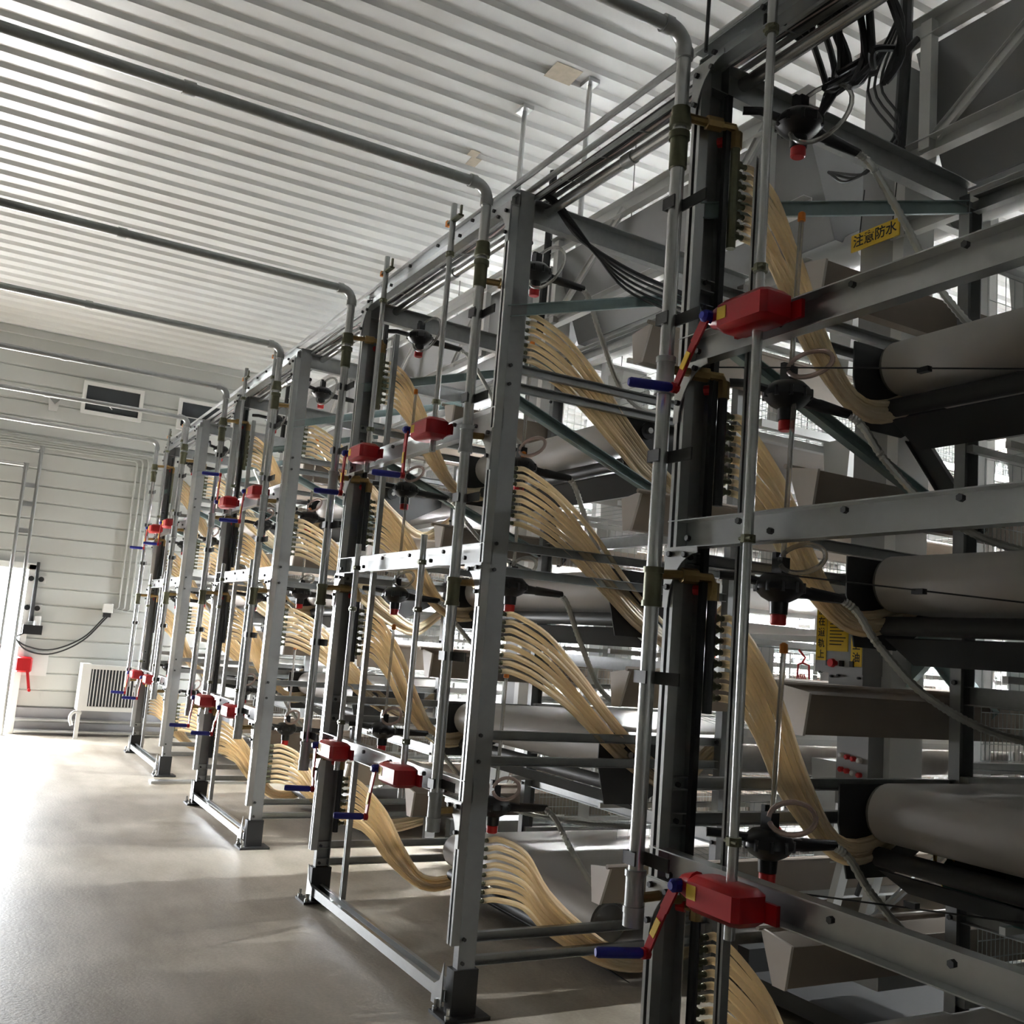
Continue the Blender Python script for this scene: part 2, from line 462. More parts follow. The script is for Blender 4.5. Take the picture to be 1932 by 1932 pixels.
# ------------------------------------------------------------------ winches
def winch(k, X, zb, ang, label):
    Y = 2.005
    t = thing('crank_winch', label, 'winch', (X, Y, zb), 'red crank winches')
    hb = part('housing', MB().rbox(X - 0.10, X + 0.12, Y - 0.052, Y + 0.072, zb - 0.048, zb + 0.052, 0.016), 'red', t)
    part('mounting_lug', MB().box(X - 0.13, X + 0.16, Y + 0.060, Y + 0.074, zb - 0.035, zb + 0.02), 'red', t)
    part('gear_boss', MB().tube([(X - 0.10, Y - 0.005, zb + 0.012), (X - 0.125, Y - 0.01, zb + 0.012), (X - 0.145, Y - 0.01, zb + 0.012)], 0.03, 12, True, [0.045, 0.036, 0.030]), 'red', t)
    part('yellow_sticker', MB().box(X - 0.085, X - 0.045, Y - 0.0535, Y - 0.0515, zb - 0.012, zb + 0.028), 'yel', t)
    sh = V((X - 0.13, Y - 0.055, zb + 0.012))
    part('shaft_cap', MB().tube([sh + V((0, 0.03, 0)), sh + V((0, -0.012, 0)), sh + V((0, -0.022, 0))], 0.02, 10, True, [0.020, 0.020, 0.012]), 'blue', t)
    dx, dz = math.sin(ang), -math.cos(ang)
    e = sh + V((dx * 0.245, -0.01, dz * 0.245))
    mid = sh + V((dx * 0.09 - 0.004, -0.004, dz * 0.09))
    arm = MB().bar(sh, mid, 0.008, 0.034, (dz, 0, -dx)).bar(mid, e, 0.008, 0.028, (dz, 0, -dx)).tube([e + V((0, 0.008, 0)), e + V((0, -0.012, 0))], 0.018, 8)
    a = part('crank_arm', arm, 'red', t)
    q0 = sh.lerp(e, 0.5) + V((0, -0.0085, 0)); q1 = sh.lerp(e, 0.74) + V((0, -0.0085, 0))
    part('yellow_sticker', MB().bar(q0, q1, 0.003, 0.022, (dz, 0, -dx)), 'yel', a)
    hd = V((-0.30, -1, 0)).normalized()
    h = part('handle', MB().tube([e + hd * 0.012, e + hd * 0.022, e + hd * 0.15, e + hd * 0.158], 0.015, 10, True, [0.012, 0.0165, 0.0165, 0.012]), 'blue', t)
    return t
WPOS = {0: (0.435, None), 1: (0.46, 1.395), 2: (0.46, 1.42), 3: (0.41, 1.32)}
ANG = {(0, 0, 0): -0.55, (0, 0, 1): -0.46, (1, 0, 0): 0.05, (1, 1, 0): 0.08, (1, 0, 1): 0.22, (1, 1, 1): -0.17,
       (2, 0, 0): 2.9, (2, 1, 0): -0.05, (2, 0, 1): -0.12, (2, 1, 1): -0.5, (3, 0, 0): -0.1, (3, 1, 0): 0.12, (3, 0, 1): -0.2, (3, 1, 1): -0.3}
for k in range(4):
    L, R = ROWS[k]
    for j, dx in enumerate(WPOS[k]):
        if dx is None: continue
        X = L + dx
        for v, zb in enumerate((2.665, 0.94)):
            side = '' if k == 0 else (' left' if j == 0 else ' right')
            winch(k, X, zb, ANG[(k, j, v)], f'red crank winch,{side} one on {"upper" if v == 0 else "lower"} beam of {WHO[k]}')
        # lifting poles through the gearboxes: one long pole on the nearest frame, two short ones elsewhere
        side = '' if k == 0 else (' left' if j == 0 else ' right')
        if k == 0: poles = [('full height', [0.83, 1.10, 1.975, 2.64, 3.62, 3.98], (1.10, 1.975, 2.82, 3.62))]
        else: poles = [('upper', [2.56, 2.80, 3.62, 3.90], (2.82, 3.62)), ('lower', [0.83, 1.10, 1.75, 2.13], (1.10, 1.75, 1.99))]
        for nm, zs, cs in poles:
            t = thing('lifting_pole', f'slim shiny {nm} pole through{side} winch of {WHO[k]}', 'pole', (X, 2.045, zs[0]), 'lifting poles through the winches')
            for i, (p, q) in enumerate(zip(zs, zs[1:])):
                part('pole_section', MB().tube([(X, 2.045, p), (X, 2.045, q)], 0.0165 if i % 2 == 0 else 0.0145, 12), 'tube', t)
            for zz in cs:
                part('coupling', MB().tube([(X, 2.045, zz - 0.012), (X, 2.045, zz + 0.012)], 0.023, 10).tube([(X - 0.02, 2.03, zz), (X + 0.03, 2.03, zz)], 0.006, 6), 'bronze', t)
            if nm == 'upper':
                part('top_bracket', MB().box(X - 0.04, X + 0.10, 2.03, 2.06, 3.80, 3.81).box(X + 0.085, X + 0.10, 2.04, 2.05, 3.80, 3.86), 'bronze', t)
                part('bracket_tip', MB().box(X - 0.062, X - 0.04, 2.03, 2.06, 3.79, 3.82), 'orange', t)

# ------------------------------------------------------------------ water pipes with elbow and ceiling run
def down_pipe(k, sd):
    L, R = ROWS[k]
    X = L + 0.075 if sd > 0 else R - 0.012
    if sd < 0: X = R - 0.012
    Y = 1.975
    r = 0.0245
    zt = 3.775
    who = f'{"left" if sd > 0 else "right"} post of {WHO[k]}'
    t = thing('water_pipe', f'grey water pipe with elbow down {who}', 'pipe', (X, Y, 0.80), 'water pipes of the end frames')
    part('vertical_pipe', MB().tube([(X, Y, 0.80), (X, Y, zt - 0.07)], r, 14), 'tube', t)
    part('elbow', MB().tube(arc((X, Y - 0.07, zt - 0.07), 0.07, 0, PI / 2, (0, 1, 0), (0, 0, 1), 8), r * 1.12, 14).tube([(X, Y, zt - 0.10), (X, Y, zt - 0.065)], r * 1.3, 14).tube([(X, Y - 0.065, zt), (X, Y - 0.10, zt)], r * 1.3, 14), 'pipe', t)
    part('ceiling_run', MB().tube([(X, Y - 0.07, zt), (X, GY + 0.01, zt)], r, 14), 'pipe', t)
    part('end_cap', MB().tube([(X, Y, 0.775), (X, Y, 0.83)], r * 1.3, 12), 'pipe', t)
    for zz in (3.40, 3.37):
        pass
    part('union_coupling', MB().tube([(X, Y, 3.42), (X, Y, 3.455), (X, Y, 3.456), (X, Y, 3.49)], 0, 12, True, [0.038, 0.038, 0.033, 0.033]).tube([(X, Y, 3.27), (X, Y, 3.40)], 0.031, 12).tube([(X, Y, 3.375), (X, Y, 3.40)], 0.037, 12), 'bronze', t)
    for zz in (2.535, 1.83, 0.88):
        part('tee_fitting', MB().tube([(X, Y, zz - 0.06), (X, Y, zz + 0.06)], 0.030, 12).tube([(X, Y, zz - 0.064), (X, Y, zz - 0.045)], 0.034, 12).tube([(X, Y, zz + 0.045), (X, Y, zz + 0.064)], 0.034, 12), 'pipe' if zz != 1.83 else 'bronze', t)
    xm = X + (0.03 if sd > 0 else 0.0)
    for zz in (3.14, 2.73, 2.26, 1.54, 0.98):
        part('clamp_strap', MB().box(X - 0.030, X + 0.13, Y + 0.022, Y + 0.028, zz - 0.02, zz + 0.02).box(X - 0.030, X + 0.030, Y - 0.030, Y - 0.024, zz - 0.02, zz + 0.02).box(X - 0.032, X - 0.027, Y - 0.03, Y + 0.028, zz - 0.02, zz + 0.02), 'dark', t)
    for i in range(3):
        yy = 0.6 - i * 1.8
        part('pipe_coupling', MB().tube([(X, yy, zt), (X, yy - 0.05, zt)], r * 1.22, 12), 'pipe', t)
    return X, Y
# ------------------------------------------------------------------ manifolds with barbs and hoses
FAN = [3.20, 2.445, 1.755, 0.735]
ME_BARB = MB().tube([(0, -0.004, 0), (0, 0.012, 0), (0, 0.013, 0), (0, 0.03, 0), (0, 0.031, 0), (0, 0.05, 0)], 0, 8, True, [0.0155, 0.0155, 0.009, 0.009, 0.011, 0.008]).mesh('barb', 'bronze')
def manifold(k, sd, v):
    L, R = ROWS[k]
    X = L + 0.10 if sd > 0 else R - 0.012
    Y = 2.205
    z0 = FAN[v] + (0.155 if (sd > 0 and v == 0) else 0.0)
    n = 8
    st = 0.0375
    who = f'{"left" if sd > 0 else "right"} post of {WHO[k]}'
    t = thing('hose_manifold', f'cream hose manifold, {ORD[v]}, on {who}', 'manifold', (X, Y, z0 - 0.3), 'hose manifolds')
    part('manifold_pipe', MB().tube([(X, Y, z0 + 0.06), (X, Y, z0 - n * st - 0.02)], 0.017, 10), 'bronze' if v == 0 else 'black', t)
    part('end_valve', MB().tube([(X, Y, z0 + 0.05), (X, Y, z0 + 0.11)], 0.022, 8).tube([(X - 0.03, Y - 0.02, z0 + 0.085), (X + 0.0, Y, z0 + 0.085)], 0.012, 8), 'brass', t)
    part('valve_knob', MB().tube([(X - 0.055, Y - 0.035, z0 + 0.085), (X - 0.03, Y - 0.02, z0 + 0.085)], 0.018, 8), 'redp', t)
    part('feed_nipple', MB().tube([(X, Y, z0 + 0.10), (X, Y - 0.01, z0 + 0.125), (X - 0.03, Y - 0.13, z0 + 0.125), (X - 0.035, Y - 0.20, z0 + 0.12)], 0.016, 8).tube([(X - 0.012, Y - 0.06, z0 + 0.125), (X - 0.026, Y - 0.115, z0 + 0.125)], 0.026, 8), 'brass', t)
    rnd = random.Random(k * 20 + v * 3 + sd)
    for i in range(n):
        zi = z0 - i * st - 0.005
        put('barb', ME_BARB, (X, Y + 0.012, zi), t)
        u = i / (n - 1) - 0.5
        j = lambda a: rnd.uniform(-a, a)
        xo = X + j(0.02)
        zb_ = z0 - 0.13
        zm = z0 - 0.135
        dz = -2 * u            # +1 for the upper hose, -1 for the lower one
        if sd > 0:
            k_ = (1.0, 0.82, 1.0, 0.80)[v]
            g = lambda d: max(zm - d * k_, 0.06)
            pts = [(X, Y + 0.05, zi), (X, Y + 0.09, zi - 0.003), (X + j(.01), Y + 0.17 + 0.02 * dz, zm - 0.05 + 0.105 * dz), (xo, Y + 0.29 + 0.035 * dz, g(0.20) + 0.075 * dz),
                   (xo, Y + 0.42 + 0.04 * dz, g(0.42) + 0.04 * dz), (xo + 0.02, Y + 0.60, g(0.62) + 0.035 * dz), (xo + 0.03, Y + 0.80, g(0.62) + 0.035 * dz), (xo + 0.04, Y + 1.05, g(0.47) + 0.03 * dz)]
        elif v < 3:
            g = lambda d: zm - d
            pts = [(X, Y + 0.05, zi), (X, Y + 0.11, zi - 0.003), (X + j(.01), Y + 0.26 + 0.02 * dz, zm - 0.065 + 0.115 * dz), (xo, Y + 0.44 + 0.03 * dz, g(0.19) + 0.085 * dz),
                   (xo, Y + 0.66 + 0.03 * dz, g(0.38) + 0.06 * dz), (xo - 0.02, Y + 0.86 + 0.02 * dz, g(0.52) + 0.055 * dz), (xo - 0.03, Y + 1.12, g(0.63) + 0.04 * dz), (xo - 0.04, Y + 1.32, g(0.50) + 0.03 * dz), (xo - 0.05, Y + 1.46, g(0.38) + 0.03 * dz)]
        else:
            cy, cz = Y + 0.40, 0.43 - 0.17 * u
            pts = [(X, Y + 0.05, zi), (X, Y + 0.12, zi), (X + j(.008), Y + 0.26, zi * 0.68 + cz * 0.32), (xo, cy, cz - 0.03), (xo, Y + 0.62, 0.25 - 0.12 * u), (xo + sd * 0.03, Y + 0.86, 0.14 - 0.085 * u),
                   (xo + sd * 0.04, Y + 1.10, 0.125 - 0.08 * u), (xo + sd * 0.05, Y + 1.40, 0.18 - 0.06 * u)]
        part('hose', MB().tube(cr(pts, 4), 0.0125, 8), 'hose', t)
    return t
# ------------------------------------------------------------------ pressure regulators
def corrugated(path, r, amp, step):
    P = cr(path, 10)
    out, rad = [], []
    acc = 0.0
    # resample
    seg = [P[0]]
    for a, b in zip(P, P[1:]):
        d = (b - a).length
        nn = max(1, int(round(d / step)))
        for i in range(1, nn + 1):
            seg.append(a.lerp(b, i / nn))
    for i, p in enumerate(seg):
        out.append(p); rad.append(r + (amp if i % 2 else -amp))
    return MB().tube(out, r, 8, True, rad)
REGZ = {1: [3.53, 2.53, 1.865, 1.03], -1: [3.53, 2.50, 1.895, 0.83]}
def regulator(k, sd, v):
    L, R = ROWS[k]
    X = L + 0.185 if sd > 0 else R - 0.28
    Y = 2.42
    z = REGZ[sd][v] - (0.0 if k == 0 else 0.0)
    who = f'{"left" if sd > 0 else "right"} post of {WHO[k]}'
    t = thing('water_regulator', f'black red-capped regulator, {ORD[v]}, by {who}', 'regulator', (X, Y, z), 'black water pressure regulators')
    part('body', MB().tube([(X, Y, z + 0.052), (X, Y, z + 0.048), (X, Y, z + 0.030), (X, Y, z + 0.012), (X, Y, z - 0.004), (X, Y, z - 0.03), (X, Y, z - 0.045), (X, Y, z - 0.085)], 0, 20, True, [0.03, 0.055, 0.074, 0.084, 0.084, 0.06, 0.032, 0.030]), 'black', t)
    fl = MB()
    for i in range(10):
        a = 2 * PI * i / 10
        fl.tube([(X + 0.079 * math.cos(a), Y + 0.079 * math.sin(a), z - 0.012), (X + 0.079 * math.cos(a), Y + 0.079 * math.sin(a), z + 0.022)], 0.008, 6)
    part('flange_screws', fl, 'black', t, kind='stuff')
    part('bottom_cap', MB().tube([(X, Y, z - 0.084), (X, Y, z - 0.088), (X, Y, z - 0.118), (X, Y, z - 0.122)], 0, 14, True, [0.022, 0.027, 0.027, 0.022]), 'redp', t)
    part('top_fitting', MB().box(X - 0.022, X + 0.026, Y - 0.018, Y + 0.018, z + 0.045, z + 0.105).box(X - 0.03, X - 0.012, Y - 0.01, Y + 0.01, z + 0.10, z + 0.125), 'black', t)
    ix, iy = (L + 0.10 if sd > 0 else R - 0.012), 2.21
    part('inlet_arm', MB().tube([(X - sd * 0.03, Y - 0.06, z + 0.02), (X - sd * 0.05, Y - 0.14, z + 0.03), (ix, iy + 0.02, z + 0.03)], 0.015, 8), 'black', t)
    part('outlet_arm', MB().tube([(X, Y + 0.06, z + 0.0), (X, Y + 0.14, z - 0.003), (X, Y + 0.145, z - 0.003), (X, Y + 0.30, z - 0.008)], 0, 10, True, [0.026, 0.02, 0.023, 0.017]), 'black', t)
    e = V((X, Y + 0.29, z - 0.008))
    if sd > 0:
        if v == 0: path = [e, e + V((0.02, 0.07, -0.05)), e + V((0.06, 0.20, -0.24)), e + V((0.13, 0.36, -0.52)), e + V((0.24, 0.62, -0.72)), e + V((0.5, 0.85, -0.72)), e + V((0.9, 1.0, -0.62))]
        else: path = [e, e + V((0.02, 0.06, -0.04)), e + V((0.06, 0.14, -0.16)), e + V((0.14, 0.30, -0.32)), e + V((0.26, 0.55, -0.43)), e + V((0.5, 0.85, -0.46)), e + V((0.9, 1.05, -0.42))]
    else:
        path = [e, e + V((-0.0, 0.05, -0.05)), e + V((-0.02, 0.16, -0.24)), e + V((-0.06, 0.34, -0.48)), e + V((-0.14, 0.58, -0.54)), e + V((-0.26, 0.80, -0.43)), e + V((-0.4, 1.02, -0.25))]
        if v == 3: path = [e, e + V((0.07, 0.03, -0.05)), e + V((0.15, 0.09, -0.19)), e + V((0.20, 0.20, -0.34)), e + V((0.22, 0.36, -0.41)), e + V((0.22, 0.52, -0.35)), e + V((0.20, 0.68, -0.17))]
    part('corrugated_hose', corrugated(path, 0.0145, 0.0016, 0.011), 'flex' if sd > 0 or v > 1 else 'flex', t)
    # float tube and breather loop
    if v > 0:
        ft = V((X + 0.012, Y, z + 0.10))
        tp = ft + V((0.03, -0.01, 0.52 if v != 2 else 0.55))
        part('float_tube', MB().tube([ft, tp], 0.009, 8), 'clear', t)
        part('float_cap', MB().tube([tp, tp + V((0, 0, 0.002)), tp + V((0, 0, 0.03)), tp + V((0, 0, 0.036))], 0, 8, True, [0.009, 0.014, 0.013, 0.005]), 'orange', t)
    c = V((X + 0.09, Y + 0.01, z + (0.10 if v else 0.01)))
    rr = 0.08 if v else 0.115
    lp = arc(c, rr, PI * 1.05, -PI * 0.85, (0.9, 0.35, 0), (0, 0.25, 0.62 if v else 1.0), 22)
    part('breather_loop', MB().tube(lp, 0.0085, 8), 'pinktube' if v in (1, 3) else 'clear', t)
    return t

def riser(k, sd):
    L, R = ROWS[k]
    X = L + 0.086 if sd > 0 else R - 0.03
    Y = 2.145 if sd < 0 else 2.165
    who = f'{"left" if sd > 0 else "right"} post of {WHO[k]}'
    o = solo('riser_bar', MB().box(X - 0.009, X + 0.011, Y - 0.002, Y + 0.020, 0.92, 3.60) if sd > 0 else MB().box(X - 0.02, X - 0.002, Y + 0.0, Y + 0.02, 0.92, 3.60), 'black', f'thin black vertical bar behind {who}', 'bar', 'black riser bars')
    return o

for k in range(4):
    for sd in (1, -1):
        if k == 0 and sd < 0: continue
        down_pipe(k, sd)
        riser(k, sd)
        for v in range(4):
            manifold(k, sd, v)
            regulator(k, sd, v)

# ------------------------------------------------------------------ belt rollers and manure belts
def belt_drive(k, v):
    L, R = ROWS[k]
    z = TIERS[v]
    a, b = L + 0.13, R - 0.10
    yr = 3.02
    t = thing('belt_drive', f'dark rubber roller unit of {TN[v]} behind {WHO[k]}', 'roller', (L, yr, z), 'belt rollers')
    part('roller', MB().tube([(a, yr, z), (a + 0.006, yr, z), (b - 0.006, yr, z), (b, yr, z)], 0.1, 24, True, [0.090, 0.098, 0.098, 0.090]), 'roller', t)
    part('shaft', MB().cyl((a - 0.09, yr, z), (b + 0.09, yr, z), 0.016, 10), 'tube', t)
    part('pinch_roller', MB().tube([(a, yr - 0.02, z - 0.155), (b, yr - 0.02, z - 0.155)], 0.035, 14), 'dark', t)
    for xa in (L + 0.075, R - 0.05) if v < 3 else ():
        part('side_plate', MB().plate([(xa, yr - 0.17, z + 0.09), (xa, yr + 0.45, z + 0.09), (xa, yr + 0.45, z - 0.05), (xa, yr + 0.10, z - 0.24), (xa, yr - 0.12, z - 0.24), (xa, yr - 0.17, z - 0.05)], (0.006, 0, 0)), 'dark', t)
        part('bearing', MB().tube([(xa - 0.012, yr, z), (xa + 0.02, yr, z)], 0.045, 12), 'black', t)
    part('scraper_plate', MB().plate([(a, yr - 0.02, z - 0.20), (b, yr - 0.02, z - 0.20), (b, yr + 0.14, z - 0.29), (a, yr + 0.14, z - 0.29)], (0, 0.003, 0.004)), 'dark', t)
    n = 14
    pts = [(yr + 1e-3, z - 0.104)]
    ring = []
    for i in range(n + 1):
        th = -PI / 2 - PI * i / n
        ring.append((yr + 0.103 * math.cos(th), z + 0.103 * math.sin(th)))
    outer = [(YEND, z - 0.105)] + ring + [(YEND, z + 0.103)]
    mb = MB()
    for x in (a + 0.02, b - 0.02):
        mb.v += [(x, y, zz) for y, zz in outer]
    q = len(outer)
    mb.f += [(i, i + 1, i + 1 + q, i + q) for i in range(q - 1)]
    o = solo('manure_belt', mb, 'belt', f'long pale manure belt of {TN[v]} behind {WHO[k]}', 'belt', 'manure belts')
for k in range(4):
    for v in range(4):
        belt_drive(k, v)

# ------------------------------------------------------------------ feed troughs outside the cages
TPROF = [(0.0, 0.0), (0.055, 0.0), (0.11, 0.15), (0.125, 0.17), (0.121, 0.176), (0.104, 0.153), (0.052, 0.006), (0.006, 0.006), (-0.02, 0.15), (-0.028, 0.15)]
TZ = [3.05, 2.21, 1.365, 0.47]
def trough(k, s, v):
    L, R = ROWS[k]
    x0 = (R + 0.10) if s > 0 else (L - 0.07)
    y0 = 2.82 if v < 3 else 2.78
    z = TZ[v]
    t = thing('feed_trough', f'brown feed trough of {TN[v]}, {"right" if s > 0 else "left"} side behind {WHO[k]}', 'trough', (x0, y0, z), 'feed troughs')
    pf = [(x0 + s * a, z + b) for a, b in TPROF]
    n = len(pf)
    mb = MB().add([(a, y0, b) for a, b in pf] + [(a, YEND, b) for a, b in pf], [tuple(range(n)), tuple(range(2 * n - 1, n - 1, -1))] + [(i, i + n, (i + 1) % n + n, (i + 1) % n) for i in range(n)])
    part('channel', mb, 'trough', t)
    part('end_cap', MB().plate([(x0 + s * a, y0 - 0.012, z + b) for a, b in [(-0.03, 0.155), (-0.004, -0.004), (0.058, -0.004), (0.128, 0.178)]], (0, 0.012, 0)), 'troughin', t)
    part('lip_tube', MB().cyl((x0 + s * 0.126, y0 - 0.03, z + 0.18), (x0 + s * 0.126, YEND, z + 0.18), 0.011, 8), 'trough', t)
    for i in range(6):
        y = YR + 0.1 + 1.2 * i
        part('hook', MB().bar((x0 + s * 0.0, y, z + 0.03), (x0 - s * 0.09, y, z + 0.12), 0.004, 0.02), 'steelw', t)
for k in range(4):
    for s in (-1, 1):
        if k == 0 and s > 0: continue
        for v in range(4): trough(k, s, v)

# ------------------------------------------------------------------ cages
BAY = 1.22
def cage_row(k):
    L, R = ROWS[k]
    t = thing('cage_row', f'long row of wire cages in four tiers behind {WHO[k]}', 'cages', (L, YR + 0.1, 0), 'cage rows')
    y0 = YR + 0.12
    fx = {-1: L + 0.055, 1: R - 0.01}
    nb = int((YEND - y0) / BAY)
    for s in (-1, 1):
        if k == 0 and s > 0: continue
        X = fx[s]
        me = MB().ext(cch(0.05, 0.05, 0.003), (0, 0, 0), (0, 0, 3.72)).mesh('post', 'panel')
        for j in range(1, nb):
            put('post', me, (X - s * 0.06, y0 + BAY * j, 0), t)
        for v in range(4):
            z = TIERS[v] + 0.13
            # sloping floor, wire front
            fr = MB()
            y = y0
            while y < YEND - 0.1:
                fr.wire((X, y, z + 0.05), (X + s * 0.0, y, z + 0.24), 0.0016)
                y += 0.027
            for zz in (0.05, 0.115, 0.18, 0.24):
                fr.wire((X, y0, z + zz), (X, YEND, z + zz), 0.0022)
            y = y0
            while y < YEND - 0.1:
                fr.wire((X, y, z + 0.24), (X, y, z + 0.46), 0.0016)
                y += 0.06 if s > 0 else 0.06
            for zz in (0.33, 0.46):
                fr.wire((X, y0, z + zz), (X, YEND, z + zz), 0.0022)
            part('front_mesh', fr, 'wire', t, kind='stuff', smooth=False)
            fl = MB()
            for i in range(8):
                u = i / 7
                fl.wire((X + s * 0.10 - s * 0.75 * u, y0, z + 0.0 + 0.09 * u), (X + s * 0.10 - s * 0.75 * u, YEND, z + 0.09 * u), 0.0022)
            y = y0
            while y < YEND - 0.1:
                fl.wire((X + s * 0.10, y, z), (X - s * 0.65, y, z + 0.09), 0.0016)
                y += 0.055
            part('floor_mesh', fl, 'wire', t, kind='stuff', smooth=False)
            tb = MB()
            part('egg_lip', MB().box(min(X + s * 0.08, X + s * 0.12), max(X + s * 0.08, X + s * 0.12), y0, YEND, z - 0.012, z + 0.03), 'white', t)
            part('shelf_rail', MB().box(X - 0.02, X + 0.02, y0 - 0.1, YEND, z - 0.055, z - 0.015), 'panel', t)
            part('top_rail', MB().box(X - 0.015, X + 0.015, y0 - 0.1, YEND, z + 0.47, z + 0.50), 'panel', t)
            part('drinker_pipe', MB().box(X - s * 0.45 - 0.011, X - s * 0.45 + 0.011, y0 - 0.5, YEND, z + 0.36, z + 0.385), 'white', t)
    # partitions, dropper strips (white plastic)
    for v in range(4):
        z = TIERS[v] + 0.13
        for s in (-1, 1):
            if k == 0 and s > 0: continue
            X = fx[s]
            a, b = sorted((X - s * 0.03, X - s * 0.16))
            me1 = MB().box(a - X, b - X, -0.002, 0.002, 0.06, 0.46).mesh('partition', 'white')
            c, d = sorted((X - s * 0.06, X - s * 0.035))
            me2 = MB().box(c - X, d - X, -0.008, 0.008, 0.05, 0.47).box(c - X, d - X, 0.05, 0.066, 0.05, 0.47).mesh('guide_strip', 'white')
            j = 0
            y = y0 + 0.30
            while y < min(YEND, 15):
                if j % 2 == 0: put('partition', me1, (X, y, z), t)
                else: put('guide_strip', me2, (X, y, z), t)
                y += BAY / 2; j += 1
        # inner wire wall and belt edge angle
        xm = (L + R) / 2
        iw = MB()
        y = y0
        while y < YEND - 0.1:
            iw.wire((xm, y, z + 0.08), (xm, y, z + 0.47), 0.0016); y += 0.08
        for zz in (0.1, 0.2, 0.3, 0.4, 0.47): iw.wire((xm, y0, z + zz), (xm, YEND, z + zz), 0.0022)
        part('inner_mesh', iw, 'wire', t, kind='stuff', smooth=False)
        tp = MB()
        y = y0
        while y < YEND - 0.1:
            tp.wire((L + 0.06, y, z + 0.485), (R - 0.02, y, z + 0.485), 0.002); y += 0.11
        part('roof_mesh', tp, 'wire', t, kind='stuff', smooth=False)
        for j in range(nb + 1):
            part('cross_tie', MB().box(L + 0.06, R - 0.02, y0 + BAY * j - 0.015, y0 + BAY * j + 0.015, z - 0.285, z - 0.245), 'panel', t)
    return t
for k in range(4): cage_row(k)

# small red plastic hooks clipped to the cage fronts
HK = [(-4.06, 4.05, 1.55), (-4.06, 4.75, 1.53), (-4.06, 3.95, 0.62), (-4.06, 4.55, 0.60), (-5.98, 5.6, 1.55), (-5.98, 6.6, 1.53), (-7.50, 6.4, 1.52), (-7.50, 7.9, 1.52), (-7.5, 6.2, 0.62), (-4.06, 5.3, 0.6), (-5.98, 7.3, 0.62), (-7.5, 9.0, 1.5)]
HKL = ['third tier of second row right side, nearest', 'third tier of second row right side, beside the control cabinet', 'bottom tier of second row right side, nearest',
       'bottom tier of second row right side, middle one', 'third tier of second row left side, nearest', 'third tier of second row left side, farther back',
       'third tier of third row right side, nearest', 'third tier of third row right side, middle one', 'bottom tier of third row right side', 'bottom tier of second row right side, farthest back',
       'bottom tier of second row left side', 'third tier of third row right side, farthest back']
for i, (x, y, z) in enumerate(HK):
    x += 0.02
    mb = MB().tube([(x, y, z + 0.16), (x + 0.03, y + 0.02, z + 0.12), (x + 0.03, y, z + 0.09), (x + 0.035, y - 0.035, z + 0.08), (x + 0.035, y - 0.04, z), (x + 0.035, y + 0.05, z - 0.005), (x + 0.035, y + 0.045, z + 0.08), (x + 0.03, y, z + 0.09)], 0.006, 6)
    for q in range(4):
        mb.tube([(x + 0.035, y - 0.02 + 0.015 * q, z), (x + 0.02, y - 0.02 + 0.015 * q, z + 0.03)], 0.004, 5)
    solo('red_hook', mb, 'redp', f'small red plastic hook on {HKL[i]}', 'hook', 'red hooks on cage fronts')

